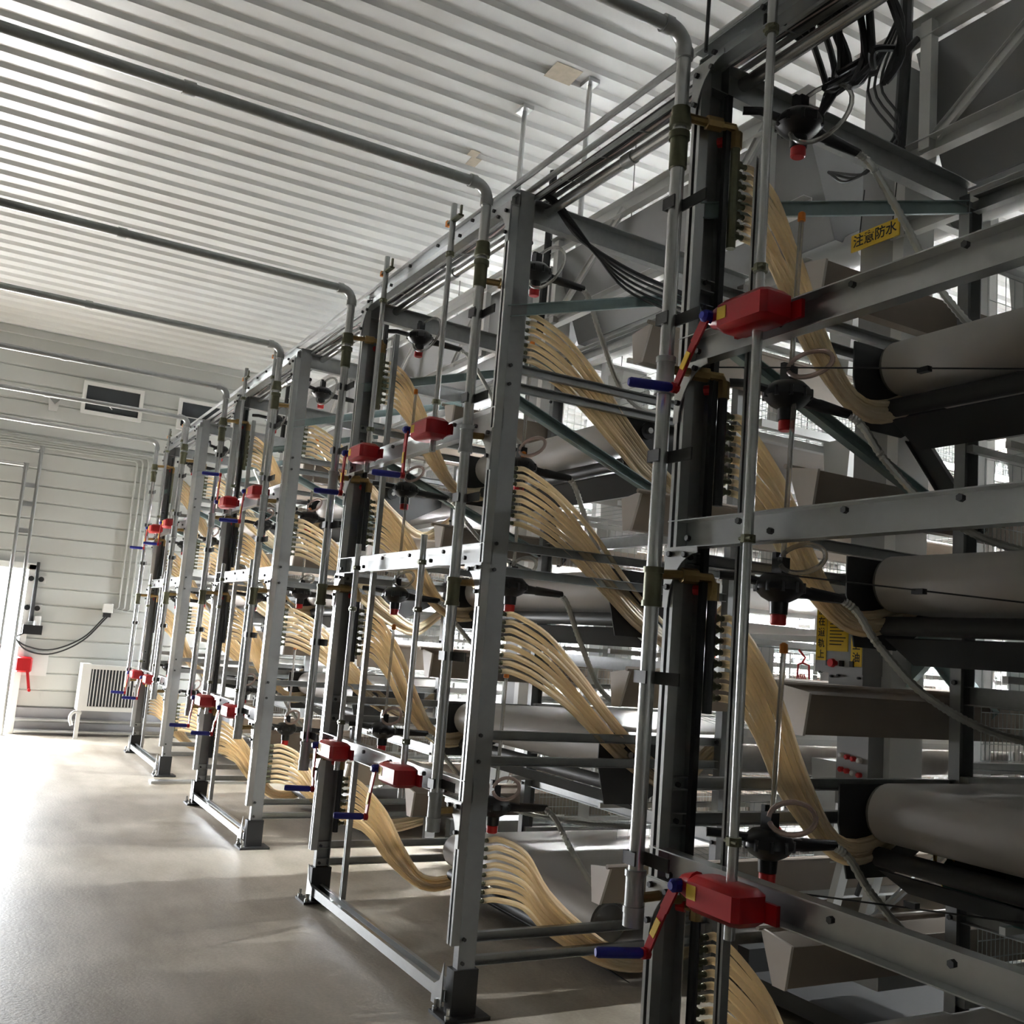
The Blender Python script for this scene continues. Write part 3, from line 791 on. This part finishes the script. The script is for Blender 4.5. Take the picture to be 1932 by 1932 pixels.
# ------------------------------------------------------------------ travelling feeders
def feeder(k):
    L, R = ROWS[k]
    y = 3.72
    t = thing('travelling_feeder', f'grey sheet metal feeding gantry straddling the cage row behind {WHO[k]}', 'feeder', (L - 0.55, y, 0), 'travelling feeders')
    xl, xr = L - 0.70, R + 0.25
    part('leg_column', MB().box(xl, xl + 0.205, y, y + 0.22, 0.95, 4.55), 'grey', t)
    part('leg_flange', MB().box(xl + 0.208, xl + 0.27, y - 0.012, y + 0.20, 0.95, 4.55), 'panel', t)
    part('top_beam', MB().ext(cch(0.06, 0.115, 0.004), (xl - 0.03, y - 0.03, 4.675), (xr + 0.1, y - 0.03, 4.675), (0, 0, 1)), 'panel', t)
    part('lower_beam', MB().ext(cch(0.06, 0.085, 0.004), (L - 0.42, y - 0.03, 4.06), (xr + 0.1, y - 0.03, 4.06), (0, 0, 1)), 'panel', t)
    part('rear_beam', MB().ext(cch(0.06, 0.115, 0.004), (xl - 0.03, y + 0.95, 4.675), (xr + 0.1, y + 0.95, 4.675), (0, 0, 1)), 'panel', t)
    part('hopper_front', MB().plate([(xl + 0.28, y + 0.03, 4.62), (xr, y + 0.03, 4.62), (xr, y + 0.28, 3.98), (xl + 0.28, y + 0.28, 3.98)], (0, 0.004, 0)), 'grey', t)
    part('hopper_back', MB().plate([(xl + 0.28, y + 0.93, 4.62), (xr, y + 0.93, 4.62), (xr, y + 0.60, 3.98), (xl + 0.28, y + 0.60, 3.98)], (0, 0.004, 0)), 'grey', t)
    for xx in (xl + 0.28, xr - 0.005):
        part('hopper_side', MB().plate([(xx, y + 0.03, 4.62), (xx, y + 0.93, 4.62), (xx, y + 0.60, 3.98), (xx, y + 0.28, 3.98)], (0.004, 0, 0)), 'grey', t)
    part('auger_casing', MB().tube([(xl, y + 0.44, 3.95), (xr + 0.1, y + 0.44, 3.95)], 0.10, 14), 'panel', t)
    part('upright', MB().box(L - 0.33, L - 0.27, y - 0.05, y, 4.05, 4.70), 'panel', t)
    part('upright', MB().box(R + 0.0, R + 0.06, y - 0.05, y, 4.05, 4.70), 'panel', t)
    part('cable_duct', MB().tube([(L - 0.40, y - 0.07, 5.3), (L - 0.40, y - 0.07, 4.6), (L - 0.43, y - 0.07, 3.98)], 0.03, 8), 'black', t)
    part('brace', MB().ext(cch(0.02, 0.06, 0.003), (L - 0.25, y - 0.03, 4.10), (L + 0.55, y - 0.03, 4.66), (0, 0, 1)), 'panel', t)
    part('brace', MB().ext(cch(0.02, 0.06, 0.003), (R - 0.55, y - 0.03, 4.10), (R + 0.0, y - 0.03, 4.66), (0, 0, 1)), 'panel', t)
    part('side_frame', MB().ext(cch(0.05, 0.08, 0.004), (xl + 0.24, y, 3.86), (xl + 0.24, y + 1.0, 3.86), (0, 0, 1)), 'panel', t)
    part('carriage_beam', MB().ext(cch(0.05, 0.09, 0.004), (xl + 0.2, y, 3.72), (xr + 0.1, y, 3.72), (0, 0, 1)), 'panel', t)
    # feed chutes: tapered white boxes hanging down both sides
    for v in range(4):
        z = TZ[v] + 0.25
        for s, X in ((-1, L - 0.12), (1, R + 0.16)):
            if k == 0 and s > 0: continue
            part('feed_chute', MB().plate([(X - 0.10, y + 0.45, z + 0.42), (X + 0.10, y + 0.45, z + 0.42), (X + 0.055, y + 0.45, z - 0.10), (X - 0.055, y + 0.45, z - 0.10)], (0, 0.26, 0)), 'white', t)
    part('down_tube', MB().box(xl + 0.30, xl + 0.36, y + 0.50, y + 0.56, 0.5, 3.9), 'panel', t)
    part('cross_brace', MB().ext(cch(0.04, 0.09, 0.004), (L - 0.60, y + 0.10, 1.46), (L - 0.02, y + 0.10, 2.02), (0, 0, 1)), 'tint', t)
    part('cross_brace', MB().ext(cch(0.04, 0.09, 0.004), (L - 0.62, y + 0.14, 2.02), (L - 0.05, y + 0.14, 1.46), (0, 0, 1)), 'tint', t)
    part('steep_brace', MB().ext(cch(0.03, 0.09, 0.004), (L - 0.42, y + 0.05, 2.75), (L - 0.06, y + 0.05, 2.22), (0, 0, 1)), 'dark', t)
    for xx in (L - 0.60, L - 0.42):
        part('lower_leg', MB().bar((xx + 0.03, y - 0.06, 0.95), (xx - 0.10, y - 0.10, 0.36), 0.09, 0.03), 'panel', t)
    part('bottom_rail', MB().box(L - 0.75, L - 0.35, y - 0.14, y + 0.3, 0.30, 0.38), 'grey', t)
    part('carriage_deck', MB().box(L - 1.22, L - 0.14, y - 0.12, y + 1.6, 0.05, 0.13).box(L - 1.22, L - 1.14, y - 0.12, y + 1.6, 0.13, 0.24).box(L - 0.22, L - 0.14, y - 0.12, y + 1.6, 0.13, 0.24), 'dark', t)
    part('chain', MB().tube([(L - 0.45, y, 1.02), (L - 0.60, y, 0.62)], 0.012, 6), 'dark', t)
    part('guide_tube', MB().tube([(L - 0.62, y - 0.05, 0.40), (L - 0.10, y - 0.05, 0.92)], 0.018, 8), 'steelw', t)
    return t
for k in range(4): feeder(k)

def text_part(txt, size, loc, parent, m_='ink', name='lettering', vertical=False, rot=(PI / 2, 0, 0), xs=1.0):
    """each character as flat printed geometry facing -Y"""
    c = bpy.data.curves.new(name, 'FONT')
    c.body = '\n'.join(txt) if vertical else txt
    c.size = size
    c.align_x = 'CENTER'
    c.align_y = 'CENTER'
    c.space_line = 1.18
    c.extrude = 0.0003
    c.offset = size * 0.012
    tmp = bpy.data.objects.new('tmp_text', c)
    COL.objects.link(tmp)
    bpy.context.view_layer.update()
    me = bpy.data.meshes.new_from_object(tmp.evaluated_get(bpy.context.evaluated_depsgraph_get()))
    bpy.data.objects.remove(tmp)
    me.materials.clear(); me.materials.append(MT[m_])
    o = put(name, me, loc, parent)
    o.rotation_euler = rot
    o.scale = (xs, 1, 1)
    return o

# control cabinet with its yellow notices, on the nearest feeder
L0 = ROWS[0][0]
cx0, cx1, cy0 = -3.462, -3.182, 3.58
cb = thing('control_cabinet', 'grey control cabinet with yellow notices and red stop button', 'control box', (cx0, cy0, 1.4))
part('cabinet', MB().box(cx0, cx1, cy0, cy0 + 0.22, 1.60, 2.06).box(cx0 + 0.075, cx1 - 0.005, cy0 + 0.01, cy0 + 0.22, 1.34, 1.60).box(cx0 + 0.12, cx1 + 0.02, cy0 + 0.03, cy0 + 0.22, 1.02, 1.34), 'grey', cb)
n1 = part('notice', MB().box(cx0 + 0.004, cx0 + 0.066, cy0 - 0.003, cy0, 1.655, 2.03), 'yel', cb)
text_part('\u653e\u5728\u9053\u8f68\u4e0a', 0.043, (cx0 + 0.035, cy0 - 0.0035, 1.782), n1, vertical=True)
text_part('\u987e', 0.043, (cx0 + 0.035, cy0 - 0.0035, 2.0), n1)
n2 = part('notice', MB().box(cx1 - 0.066, cx1 - 0.004, cy0 - 0.003, cy0, 1.635, 2.01), 'yel', cb)
text_part('\u6ce8\u610f\u4e0a\u6cb9', 0.046, (cx1 - 0.035, cy0 - 0.0035, 1.755), n2, vertical=True)
text_part('\u5fc3', 0.046, (cx1 - 0.035, cy0 - 0.0035, 1.965), n2)
n3 = part('notice', MB().box(cx0 + 0.07, cx0 + 0.195, cy0 - 0.002, cy0, 1.70, 1.87), 'yel', cb)
ln = MB()
for i in range(9):
    zz = 1.855 - i * 0.0155
    ln.box(cx0 + 0.085 + (0.0 if i else 0.02), cx0 + 0.18 - 0.012 * (i % 3), cy0 - 0.0032, cy0 - 0.002, zz - 0.0022, zz + 0.0022)
part('print_lines', ln, 'ink', n3, kind='stuff')
part('window', MB().box(cx0 + 0.10, cx0 + 0.19, cy0 - 0.004, cy0, 1.925, 1.965), 'vent', cb)
part('stop_button', MB().tube([(cx0 + 0.125, cy0, 1.645), (cx0 + 0.125, cy0 - 0.02, 1.645), (cx0 + 0.125, cy0 - 0.021, 1.645), (cx0 + 0.125, cy0 - 0.038, 1.645)], 0, 14, True, [0.012, 0.012, 0.021, 0.018]), 'redp', cb)
for dx in (0.085, 0.165, 0.225):
    part('selector_switch', MB().box(cx0 + dx - 0.010, cx0 + dx + 0.010, cy0 - 0.012, cy0, 1.632, 1.658), 'black', cb)
for dx, zz in ((0.03, 1.60), (0.14, 1.59), (0.26, 1.585), (0.09, 1.37), (0.10, 1.585)):
    part('screw', MB().tube([(cx0 + dx, cy0 + 0.012, zz), (cx0 + dx, cy0 - 0.006, zz)], 0.006, 6), 'black', cb)
for r_ in range(2):
    for i in range(4):
        xx, zz = cx0 + 0.155 + i * 0.035, 1.235 - r_ * 0.062 - 0.004 * i
        part('push_button', MB().tube([(xx, cy0 + 0.03, zz), (xx, cy0 + 0.012, zz), (xx, cy0 + 0.008, zz)], 0, 10, True, [0.012, 0.012, 0.008]), 'redp' if (i + r_) % 3 else 'white', cb)
# hanging yellow water warning sign
sg = thing('warning_sign', 'yellow warning sign with black Chinese characters below the hopper', 'sign', (-3.26, 3.655, 3.71))
part('sign_board', MB().box(-3.402, -3.112, 3.655, 3.662, 3.665, 3.752), 'yel', sg)
text_part('\u6ce8\u610f\u9632\u6c34', 0.066, (-3.257, 3.654, 3.709), sg)
for xx in (-3.36, -3.16):
    part('wire_tie', MB().cyl((xx, 3.666, 3.74), (xx, 3.69, 3.99), 0.003, 5), 'black', sg)

# ------------------------------------------------------------------ tube lights in the aisles
AIS = [(-3.40, 'nearest'), (-6.79, 'second'), (-10.2, 'third'), (-13.75, 'farthest')]  # nearest aisle's lamps are added out of view to brighten the right side
me_body = MB().box(-0.03, 0.03, -0.24, 0.24, 0.012, 0.045).mesh('lamp_body', 'white')
me_diff = MB().tube([(0, -0.23, 0), (0, -0.225, 0), (0, 0.225, 0), (0, 0.23, 0)], 0, 8, True, [0.012, 0.018, 0.018, 0.012]).mesh('lamp_tube', 'lamp')
NW = ['first', 'second', 'third', 'fourth', 'fifth', 'sixth', 'seventh', 'eighth', 'ninth', 'tenth']
for x, nm in AIS:
    for hz, hn in ((1.97, 'lower'), (3.12, 'upper')):
        if nm == 'nearest' and hn == 'lower': continue
        for j in range(8):
            y = 4.85 + 2.15 * j + (1.0 if nm == 'nearest' else 0.0)
            t = thing('tube_light', f'short white tube light, {NW[j]} back in {hn} line of {nm} aisle', 'light', (x, y, hz), 'tube lights')
            put('lamp_body', me_body, (x, y, hz), t)
            put('lamp_tube', me_diff, (x, y, hz), t)
            part('cord', MB().cyl((x, y - 0.2, hz + 0.045), (x, y - 0.2, hz + (1.12 if hz < 2 else zc(x) - hz + 0.03)), 0.004, 5), 'black', t)

# ------------------------------------------------------------------ cable tray and cables along the frame tops
XA, XB = ROWS[3][0], ROWS[0][1]
solo('conduit_tube', MB().tube([(XA, 2.10, 3.80), (XB, 2.10, 3.80)], 0.014, 8), 'pipe', 'front thin conduit tube along the tops of all end frames', 'conduit', 'conduits on the frame tops')
solo('conduit_tube', MB().tube([(XA, 2.185, 3.80), (XB, 2.185, 3.80)], 0.014, 8), 'pipe', 'rear thin conduit tube along the tops of all end frames', 'conduit', 'conduits on the frame tops')
pp = thing('crossing_pipe', 'thicker steel pipe under the cables along the frame tops', 'pipe', (XA, 2.30, 3.72))
part('pipe', MB().tube([(XA, 2.31, 3.735), (XB, 2.31, 3.735)], 0.026, 12), 'tube', pp)
for x in (-3.45, -5.2, -6.8, -8.5, -10.3):
    part('coupling', MB().tube([(x, 2.31, 3.735), (x + 0.07, 2.31, 3.735)], 0.031, 12), 'pipe', pp)
tray = thing('cable_tray', 'wire cable tray over the tops of the end frames', 'tray', (XA, 2.2, 3.75))
part('tray_rail', MB().bar((XA, 2.205, 3.755), (XB, 2.205, 3.755), 0.012, 0.02), 'pipe', tray)
part('tray_rail', MB().bar((XA, 2.285, 3.775), (XB, 2.285, 3.775), 0.012, 0.02), 'pipe', tray)
x = XA + 0.2
me = MB().cyl((0, 2.19, 3.752), (0, 2.29, 3.772), 0.003, 5).mesh('tray_tie', 'pipe')
while x < XB:
    put('tray_tie', me, (x, 0, 0), tray); x += 0.28
cols = [('rubber', 'black'), ('pinkcable', 'pale pink'), ('rubber', 'black'), ('pinkcable', 'pale'), ('rubber', 'black'), ('rubber', 'black'), ('pinkcable', 'whitish'), ('rubber', 'black')]
for i, (m_, nm) in enumerate(cols):
    rnd = random.Random(i + 3)
    pts = []
    x = XA + 0.1
    while x < XB:
        pts.append((x, 2.205 + 0.010 * i + rnd.uniform(-0.008, 0.008), 3.775 + 0.006 * (i % 4) + rnd.uniform(-0.01, 0.012)))
        x += 0.45
    solo('tray_cable', MB().tube(cr(pts, 3), 0.006 if m_ == 'rubber' else 0.0075, 6), m_, f'{nm} cable lying {NW[i]} from the front in the cable tray', 'cable', 'cables in the tray')

# black cables drooping along the second frame's right side beam
for i in range(5):
    o_ = 0.022 * i
    X = ROWS[1][1] + 0.02
    pts = [(X + 0.02, 2.24, 3.80), (X + 0.06 + o_ * 0.4, 2.30, 3.74), (X + 0.055, 2.46 + o_, 3.615 - o_ * 0.5), (X + 0.05, 2.75, 3.535 - o_ * 1.2), (X + 0.05, 3.05, 3.50 - o_ * 1.3), (X + 0.04, 3.35, 3.49 - o_), (X + 0.03, 3.60, 3.52)]
    solo('drooping_cable', MB().tube(cr(pts, 5), 0.007 if i else 0.012, 6), 'rubber', f'black cable drooping from top right of second nearest frame, {NW[i]} from the top', 'cable', 'drooping black cables')

# tangle of cables over the nearest frame
for i in range(12):
    rnd = random.Random(40 + i)
    x0 = -2.48 + 0.030 * i
    pts = [(x0, 2.27, 3.83), (x0 + rnd.uniform(-.02, .02), 2.36, 3.80 + rnd.uniform(0, .05)), (x0 + rnd.uniform(-.04, .04), 2.42 + rnd.uniform(-.04, .04), 3.90 + rnd.uniform(-.03, .08)),
           (x0 + rnd.uniform(-.05, .05), 2.50, 3.74 + rnd.uniform(-.08, .05)), (x0 + rnd.uniform(-.04, .04), 2.46 + rnd.uniform(-.05, .06), 3.60 + rnd.uniform(-.05, .1)), (x0 + 0.02, 2.56 + rnd.uniform(-.05, .05), 3.72)]
    solo('cable_loop', MB().tube(cr(pts, 6), 0.0115, 6), 'rubber', f'black cable loop over top of nearest frame, {NW[i] if i < 10 else ["eleventh", "twelfth"][i - 10]} from the left', 'cable', 'black cable loops on the nearest frame')
for i, (x, y) in enumerate(((-2.60, 2.05), (-2.38, 2.12), (-2.33, 2.16))):
    pts = [(x, y, 3.72), (x - 0.01, y + 0.01, 4.0), (x + 0.01, y, 4.6), (x, y, zc(x) + 0.03)]
    solo('hanging_cable', MB().tube(cr(pts, 5), 0.007, 6), 'rubber', f'thin black cable hanging from the ceiling to nearest frame, {NW[i]} from left', 'cable', 'cables hanging from the ceiling')
# loops of cable hanging at the feeder duct
for i in range(3):
    x = L0 - 0.40
    pts = [(x - 0.02 * i, 3.62, 4.75), (x - 0.10 - 0.04 * i, 3.60, 4.45), (x + 0.02, 3.60, 4.20 - 0.05 * i), (x - 0.12, 3.60, 4.05), (x - 0.30 + 0.05 * i, 3.60, 4.02), (x - 0.42, 3.60, 4.12)]
    solo('feeder_cable', MB().tube(cr(pts, 5), 0.007, 6), 'rubber', f'black cable loop beside the dark duct of nearest feeder, {NW[i]} of three', 'cable', 'cable loops at the feeder')

# thin steel pull wires with clamps running through the near frame
for i, (z0, z1) in enumerate(((2.62, 2.45), (1.93, 1.78), (0.90, 1.02))):
    t = thing('pull_wire', f'thin dark pull wire across {["upper", "middle", "lower"][i]} part of nearest frame', 'wire', (L0, 2.5, z0), 'pull wires')
    part('strand', MB().cyl((L0 - 0.0, 2.16, z0), (L0 + 1.5, 2.9, z1), 0.0028, 5), 'black', t)
    part('wire_clamp', MB().box(L0 + 0.66, L0 + 0.70, 2.49, 2.51, (z0 + z1) / 2 - 0.004, (z0 + z1) / 2 + 0.012), 'black', t)

# hanger tubes from the ceiling
for i, (x, y, zb) in enumerate(((-6.97, 3.63, 4.7), (-6.4, 3.9, 4.7), (-3.35, 3.9, 4.75))):
    t = thing('hanger_tube', f'slim steel hanger tube with ceiling plate, {NW[i]} from the left', 'hanger', (x, y, zb), 'ceiling hangers')
    part('tube', MB().cyl((x, y, zb), (x, y, zc(x) + 0.02), 0.022, 10), 'steelw', t)
    part('ceiling_plate', MB().box(x - 0.07, x + 0.07, y - 0.05, y + 0.05, zc(x) - 0.03, zc(x) + 0.005), 'steelw', t)

# ------------------------------------------------------------------ things on the side wall
xw = XW + 0.002
for i, (y0, y1, z0, z1) in enumerate(((1.236, 1.925, 4.34, 4.69), (2.50, 3.20, 4.34, 4.69))):
    t = thing('air_inlet', f'dark rectangular air inlet high on the side wall, {["left", "right"][i]} one', 'vent', (XW, y0, z0), 'air inlets')
    fr = MB().box(xw, xw + 0.05, y0 - 0.05, y1 + 0.05, z1, z1 + 0.05).box(xw, xw + 0.05, y0 - 0.05, y1 + 0.05, z0 - 0.05, z0).box(xw, xw + 0.05, y0 - 0.05, y0, z0, z1).box(xw, xw + 0.05, y1, y1 + 0.05, z0, z1)
    part('inlet_frame', fr, 'white', t)
    part('recess_shade', MB().box(xw, xw + 0.01, y0, y1, z0, z1), 'vent', t)  # flat dark plate: the inlet's inner shade put into its colour
    part('flap', MB().plate([(xw + 0.012, y0 + 0.01, z0 + 0.03), (xw + 0.012, y1 - 0.01, z0 + 0.03), (xw + 0.05, y1 - 0.01, z0 + 0.13), (xw + 0.05, y0 + 0.01, z0 + 0.13)], (0.004, 0, 0)), 'vent', t)
    part('pull_lever', MB().cyl((xw + 0.05, (y0 + y1) / 2, z0 + 0.06), (xw + 0.09, (y0 + y1) / 2 - 0.06, z0 + 0.10), 0.008, 6), 'white', t)
    part('cross_bar', MB().box(xw + 0.03, xw + 0.05, y0, y1, z0 + 0.125, z0 + 0.145), 'white', t)
t = thing('wall_bracket', 'small white pulley bracket left of the air inlet', 'bracket', (XW, 0.82, 4.3))
part('plate', MB().plate([(xw, 0.78, 4.45), (xw, 0.94, 4.45), (xw, 0.90, 4.25), (xw, 0.80, 4.25)], (0.03, 0, 0)), 'panel', t)
part('wedge', MB().plate([(xw + 0.03, 0.80, 4.42), (xw + 0.03, 0.92, 4.42), (xw + 0.10, 0.86, 4.34)], (0.01, 0, -0.01)), 'steel', t)

t = thing('linear_actuator', 'dark vertical linear actuator motor on the side wall', 'actuator', (XW, 0.92, 1.3))
part('screw_rod', MB().tube([(xw + 0.08, 0.94, 1.45), (xw + 0.08, 0.94, 1.9), (xw + 0.08, 0.94, 2.22)], 0.022, 8, True, [0.03, 0.024, 0.02]), 'black', t)
part('motor', MB().box(xw + 0.02, xw + 0.14, 0.86, 1.09, 1.28, 1.40), 'black', t)
part('motor_housing', MB().tube([(xw + 0.08, 1.02, 1.39), (xw + 0.08, 1.02, 1.52)], 0.045, 10), 'panel', t)
for zz in (1.62, 2.0):
    part('guide_wheel', MB().tube([(xw + 0.03, 0.88, zz), (xw + 0.06, 0.88, zz)], 0.035, 10), 'black', t)
    part('guide_wheel', MB().tube([(xw + 0.03, 1.00, zz), (xw + 0.06, 1.00, zz)], 0.035, 10), 'black', t)
    part('mount_plate', MB().box(xw, xw + 0.03, 0.84, 1.06, zz - 0.05, zz + 0.05), 'panel', t)
for i in range(2):
    pts = [(xw + 0.08, 0.90, 1.30), (xw + 0.08, 0.80, 1.22), (xw + 0.07, 0.95, 1.12 - 0.05 * i), (xw + 0.06, 1.25, 1.10 - 0.055 * i), (xw + 0.06, 1.60, 1.28 - 0.04 * i), (xw + 0.06, 1.84 + 0.03 * i, 1.58)]
    solo('actuator_cable', MB().tube(cr(pts, 6), 0.010, 6), 'rubber', f'{["upper", "lower"][i]} black cable sagging from actuator to junction box on side wall', 'cable', 'actuator cables')
t = thing('junction_box', 'small white junction box where the sagging cables end', 'box', (XW, 1.86, 1.65))
part('box', MB().rbox(xw, xw + 0.07, 1.80, 1.93, 1.63, 1.76, 0.008), 'white', t)
part('cable_gland', MB().box(xw + 0.04, xw + 0.075, 1.81, 1.91, 1.575, 1.632), 'black', t)
for i in range(4):
    y = 2.0 + 0.075 * i
    z1 = 3.74 + 0.012 * i
    zb_ = 1.72 - 0.008 * i
    pts = [(xw + 0.03, y, z1), (xw + 0.03, y, zb_), (xw + 0.03, y - 0.04, zb_ - 0.04), (xw + 0.03, 1.93, 1.69 - 0.01 * i)]
    solo('wall_conduit', MB().tube([(xw + 0.03, y + 0.0 - 2.6, z1 + 0.0 + 0.02 * i), (xw + 0.03, y - 0.03, z1 + 0.02 * i), (xw + 0.03, y, z1 - 0.03)] + pts[1:], 0.012, 6), 'wall', f'thin pale conduit on the side wall, {NW[i]} of four from the left', 'conduit', 'pale wall conduits')
for i, (y, zt) in enumerate(((0.62, 3.45), (0.78, 3.70))):
    t = thing('wall_downpipe', f'pale grey pipe running down beside the side door, {["left", "right"][i]} of two', 'pipe', (xw + 0.2, y, 0), 'door side pipes')
    X = xw + 0.22
    part('pipe', MB().tube([(X, y, 0.0), (X, y, zt - 0.03), (X, y - 0.03, zt), (X, GY + 0.05, zt)], 0.024, 10), 'steelw', t)
    part('elbow', MB().tube([(X, y, zt - 0.06), (X, y, zt + 0.03)], 0.033, 8), 'steelw', t)
    part('foot_flange', MB().tube([(X, y, 0.0), (X, y, 0.012)], 0.05, 10), 'steelw', t)
for i, zz in enumerate((2.6, 2.95, 3.2)):
    solo('tie_plate', MB().box(xw + 0.20, xw + 0.215, 0.60, 0.80, zz - 0.03, zz + 0.03), 'steelw', f'flat tie plate joining the door side pipes, {NW[i]} from the bottom', 'plate', 'tie plates')
t = thing('wall_winch', 'red crank winch on a grey backing plate low on the side wall', 'winch', (XW, 0.95, 0.9))
part('backing_plate', MB().box(xw, xw + 0.02, 0.82, 1.22, 0.75, 1.06), 'panel', t)
part('housing', MB().rbox(xw + 0.02, xw + 0.14, 0.83, 1.03, 0.79, 0.99, 0.02), 'red', t)
part('crank_arm', MB().bar((xw + 0.15, 0.98, 0.82), (xw + 0.15, 1.03, 0.57), 0.012, 0.035, (0, 1, 0)), 'red', t)
part('grip', MB().tube([(xw + 0.15, 1.03, 0.57), (xw + 0.20, 1.03, 0.57)], 0.02, 8), 'red', t)
# low air box with vertical fins
bx = -14.15
t = thing('heater_unit', 'pale box on legs with dark vertical fins beside the farthest frame', 'heater', (bx, 1.6, 0))
part('casing', MB().box(bx - 0.32, bx - 0.02, 1.62, 2.42, 0.38, 0.94), 'panel', t)
part('dark_core', MB().box(bx - 0.02, bx - 0.008, 1.72, 2.40, 0.42, 0.90), 'vent', t)
part('side_cheek', MB().box(bx - 0.32, bx + 0.02, 1.60, 1.71, 0.36, 0.96), 'white', t)
part('bottom_rim', MB().box(bx - 0.05, bx + 0.01, 1.71, 2.42, 0.36, 0.415), 'white', t)
part('top_rim', MB().box(bx - 0.05, bx + 0.01, 1.71, 2.42, 0.895, 0.95), 'white', t)
me = MB().box(bx - 0.008, bx + 0.004, 0, 0.012, 0.42, 0.895).mesh('fin', 'white')
for i in range(17):
    put('fin', me, (0, 1.73 + i * 0.040, 0), t)
part('leg', MB().box(bx - 0.03, bx + 0.01, 1.60, 1.65, 0, 0.36), 'white', t)
part('leg', MB().box(bx - 0.03, bx + 0.01, 2.36, 2.41, 0, 0.36), 'white', t)
part('outlet_bend', MB().tube(cr([(bx + 0.0, 1.66, 0.33), (bx + 0.0, 1.57, 0.34), (bx, 1.53, 0.27), (bx, 1.56, 0.17)], 5), 0.022, 8), 'panel', t)
for i, (zz, xx) in enumerate(((0.19, 0.10), (0.05, 0.14))):
    solo('heating_pipe', MB().tube([(xw + xx, 0.92, zz), (xw + xx, 12, zz + 0.0)], 0.026, 10), 'steelw', f'{["upper", "lower"][i]} pale heating pipe along foot of side wall', 'pipe', 'heating pipes at the wall foot')

# tape patches left on the ceiling
for i, (x, y, a, b) in enumerate(((-6.42, 3.66, 0.10, 0.12), (-7.90, 3.63, 0.07, 0.05), (-7.78, 3.57, 0.05, 0.045))):
    part('tape_patch', MB().plate([(x - a, y - b, zc(x - a) - 0.003), (x + a, y - b, zc(x + a) - 0.003), (x + a, y + b, zc(x + a) - 0.003), (x - a, y + b, zc(x - a) - 0.003)], (0, 0, -0.002)), 'rust', ceil)

# flat steel strip lying on the floor between the last two frames
solo('floor_strip', MB().box(-10.64, -10.50, 1.95, 3.0, 0.0, 0.022), 'steelw', 'flat steel strip lying on the floor between the two farthest frames', 'strip')

# dark pan added to darken the floor under the nearest row; geared motor above
L, R = ROWS[0]
t = thing('shade_pan', 'dark steel pan added to darken the floor under the nearest cage row', 'pan', (L, 2.75, 0))
part('shade_pan_floor', MB().box(L + 0.07, R, 2.62, 5.2, 0.005, 0.03), 'dark', t)
part('shade_pan_rim', MB().box(L + 0.05, L + 0.08, 2.62, 5.2, 0.0, 0.14), 'dark', t)
part('shade_pan_rim', MB().box(L + 0.08, R, 2.60, 2.63, 0.0, 0.14), 'dark', t)
mx, my, mz = -2.32, 3.24, 0.92
t = thing('gear_motor', 'dark green geared motor below the lower roller of nearest frame', 'motor', (mx, my, mz))
part('motor_body', MB().tube([(mx - 0.12, my, mz), (mx + 0.12, my, mz)], 0.07, 14), 'green', t)
part('gearbox', MB().rbox(mx + 0.12, mx + 0.24, my - 0.07, my + 0.07, mz - 0.10, mz + 0.08, 0.015), 'green', t)
part('terminal_box', MB().box(mx - 0.05, mx + 0.05, my - 0.09, my - 0.03, mz + 0.03, mz + 0.11), 'dark', t)
part('yellow_lead', MB().tube(cr([(mx - 0.05, my - 0.07, mz + 0.06), (mx - 0.11, my - 0.09, mz + 0.10), (mx - 0.16, my - 0.05, mz + 0.04), (mx - 0.17, my + 0.02, mz - 0.06)], 5), 0.007, 6), 'yel', t)
part('mount_bracket', MB().box(mx - 0.10, mx + 0.20, my + 0.06, my + 0.075, mz - 0.12, mz + 0.15), 'steel', t)
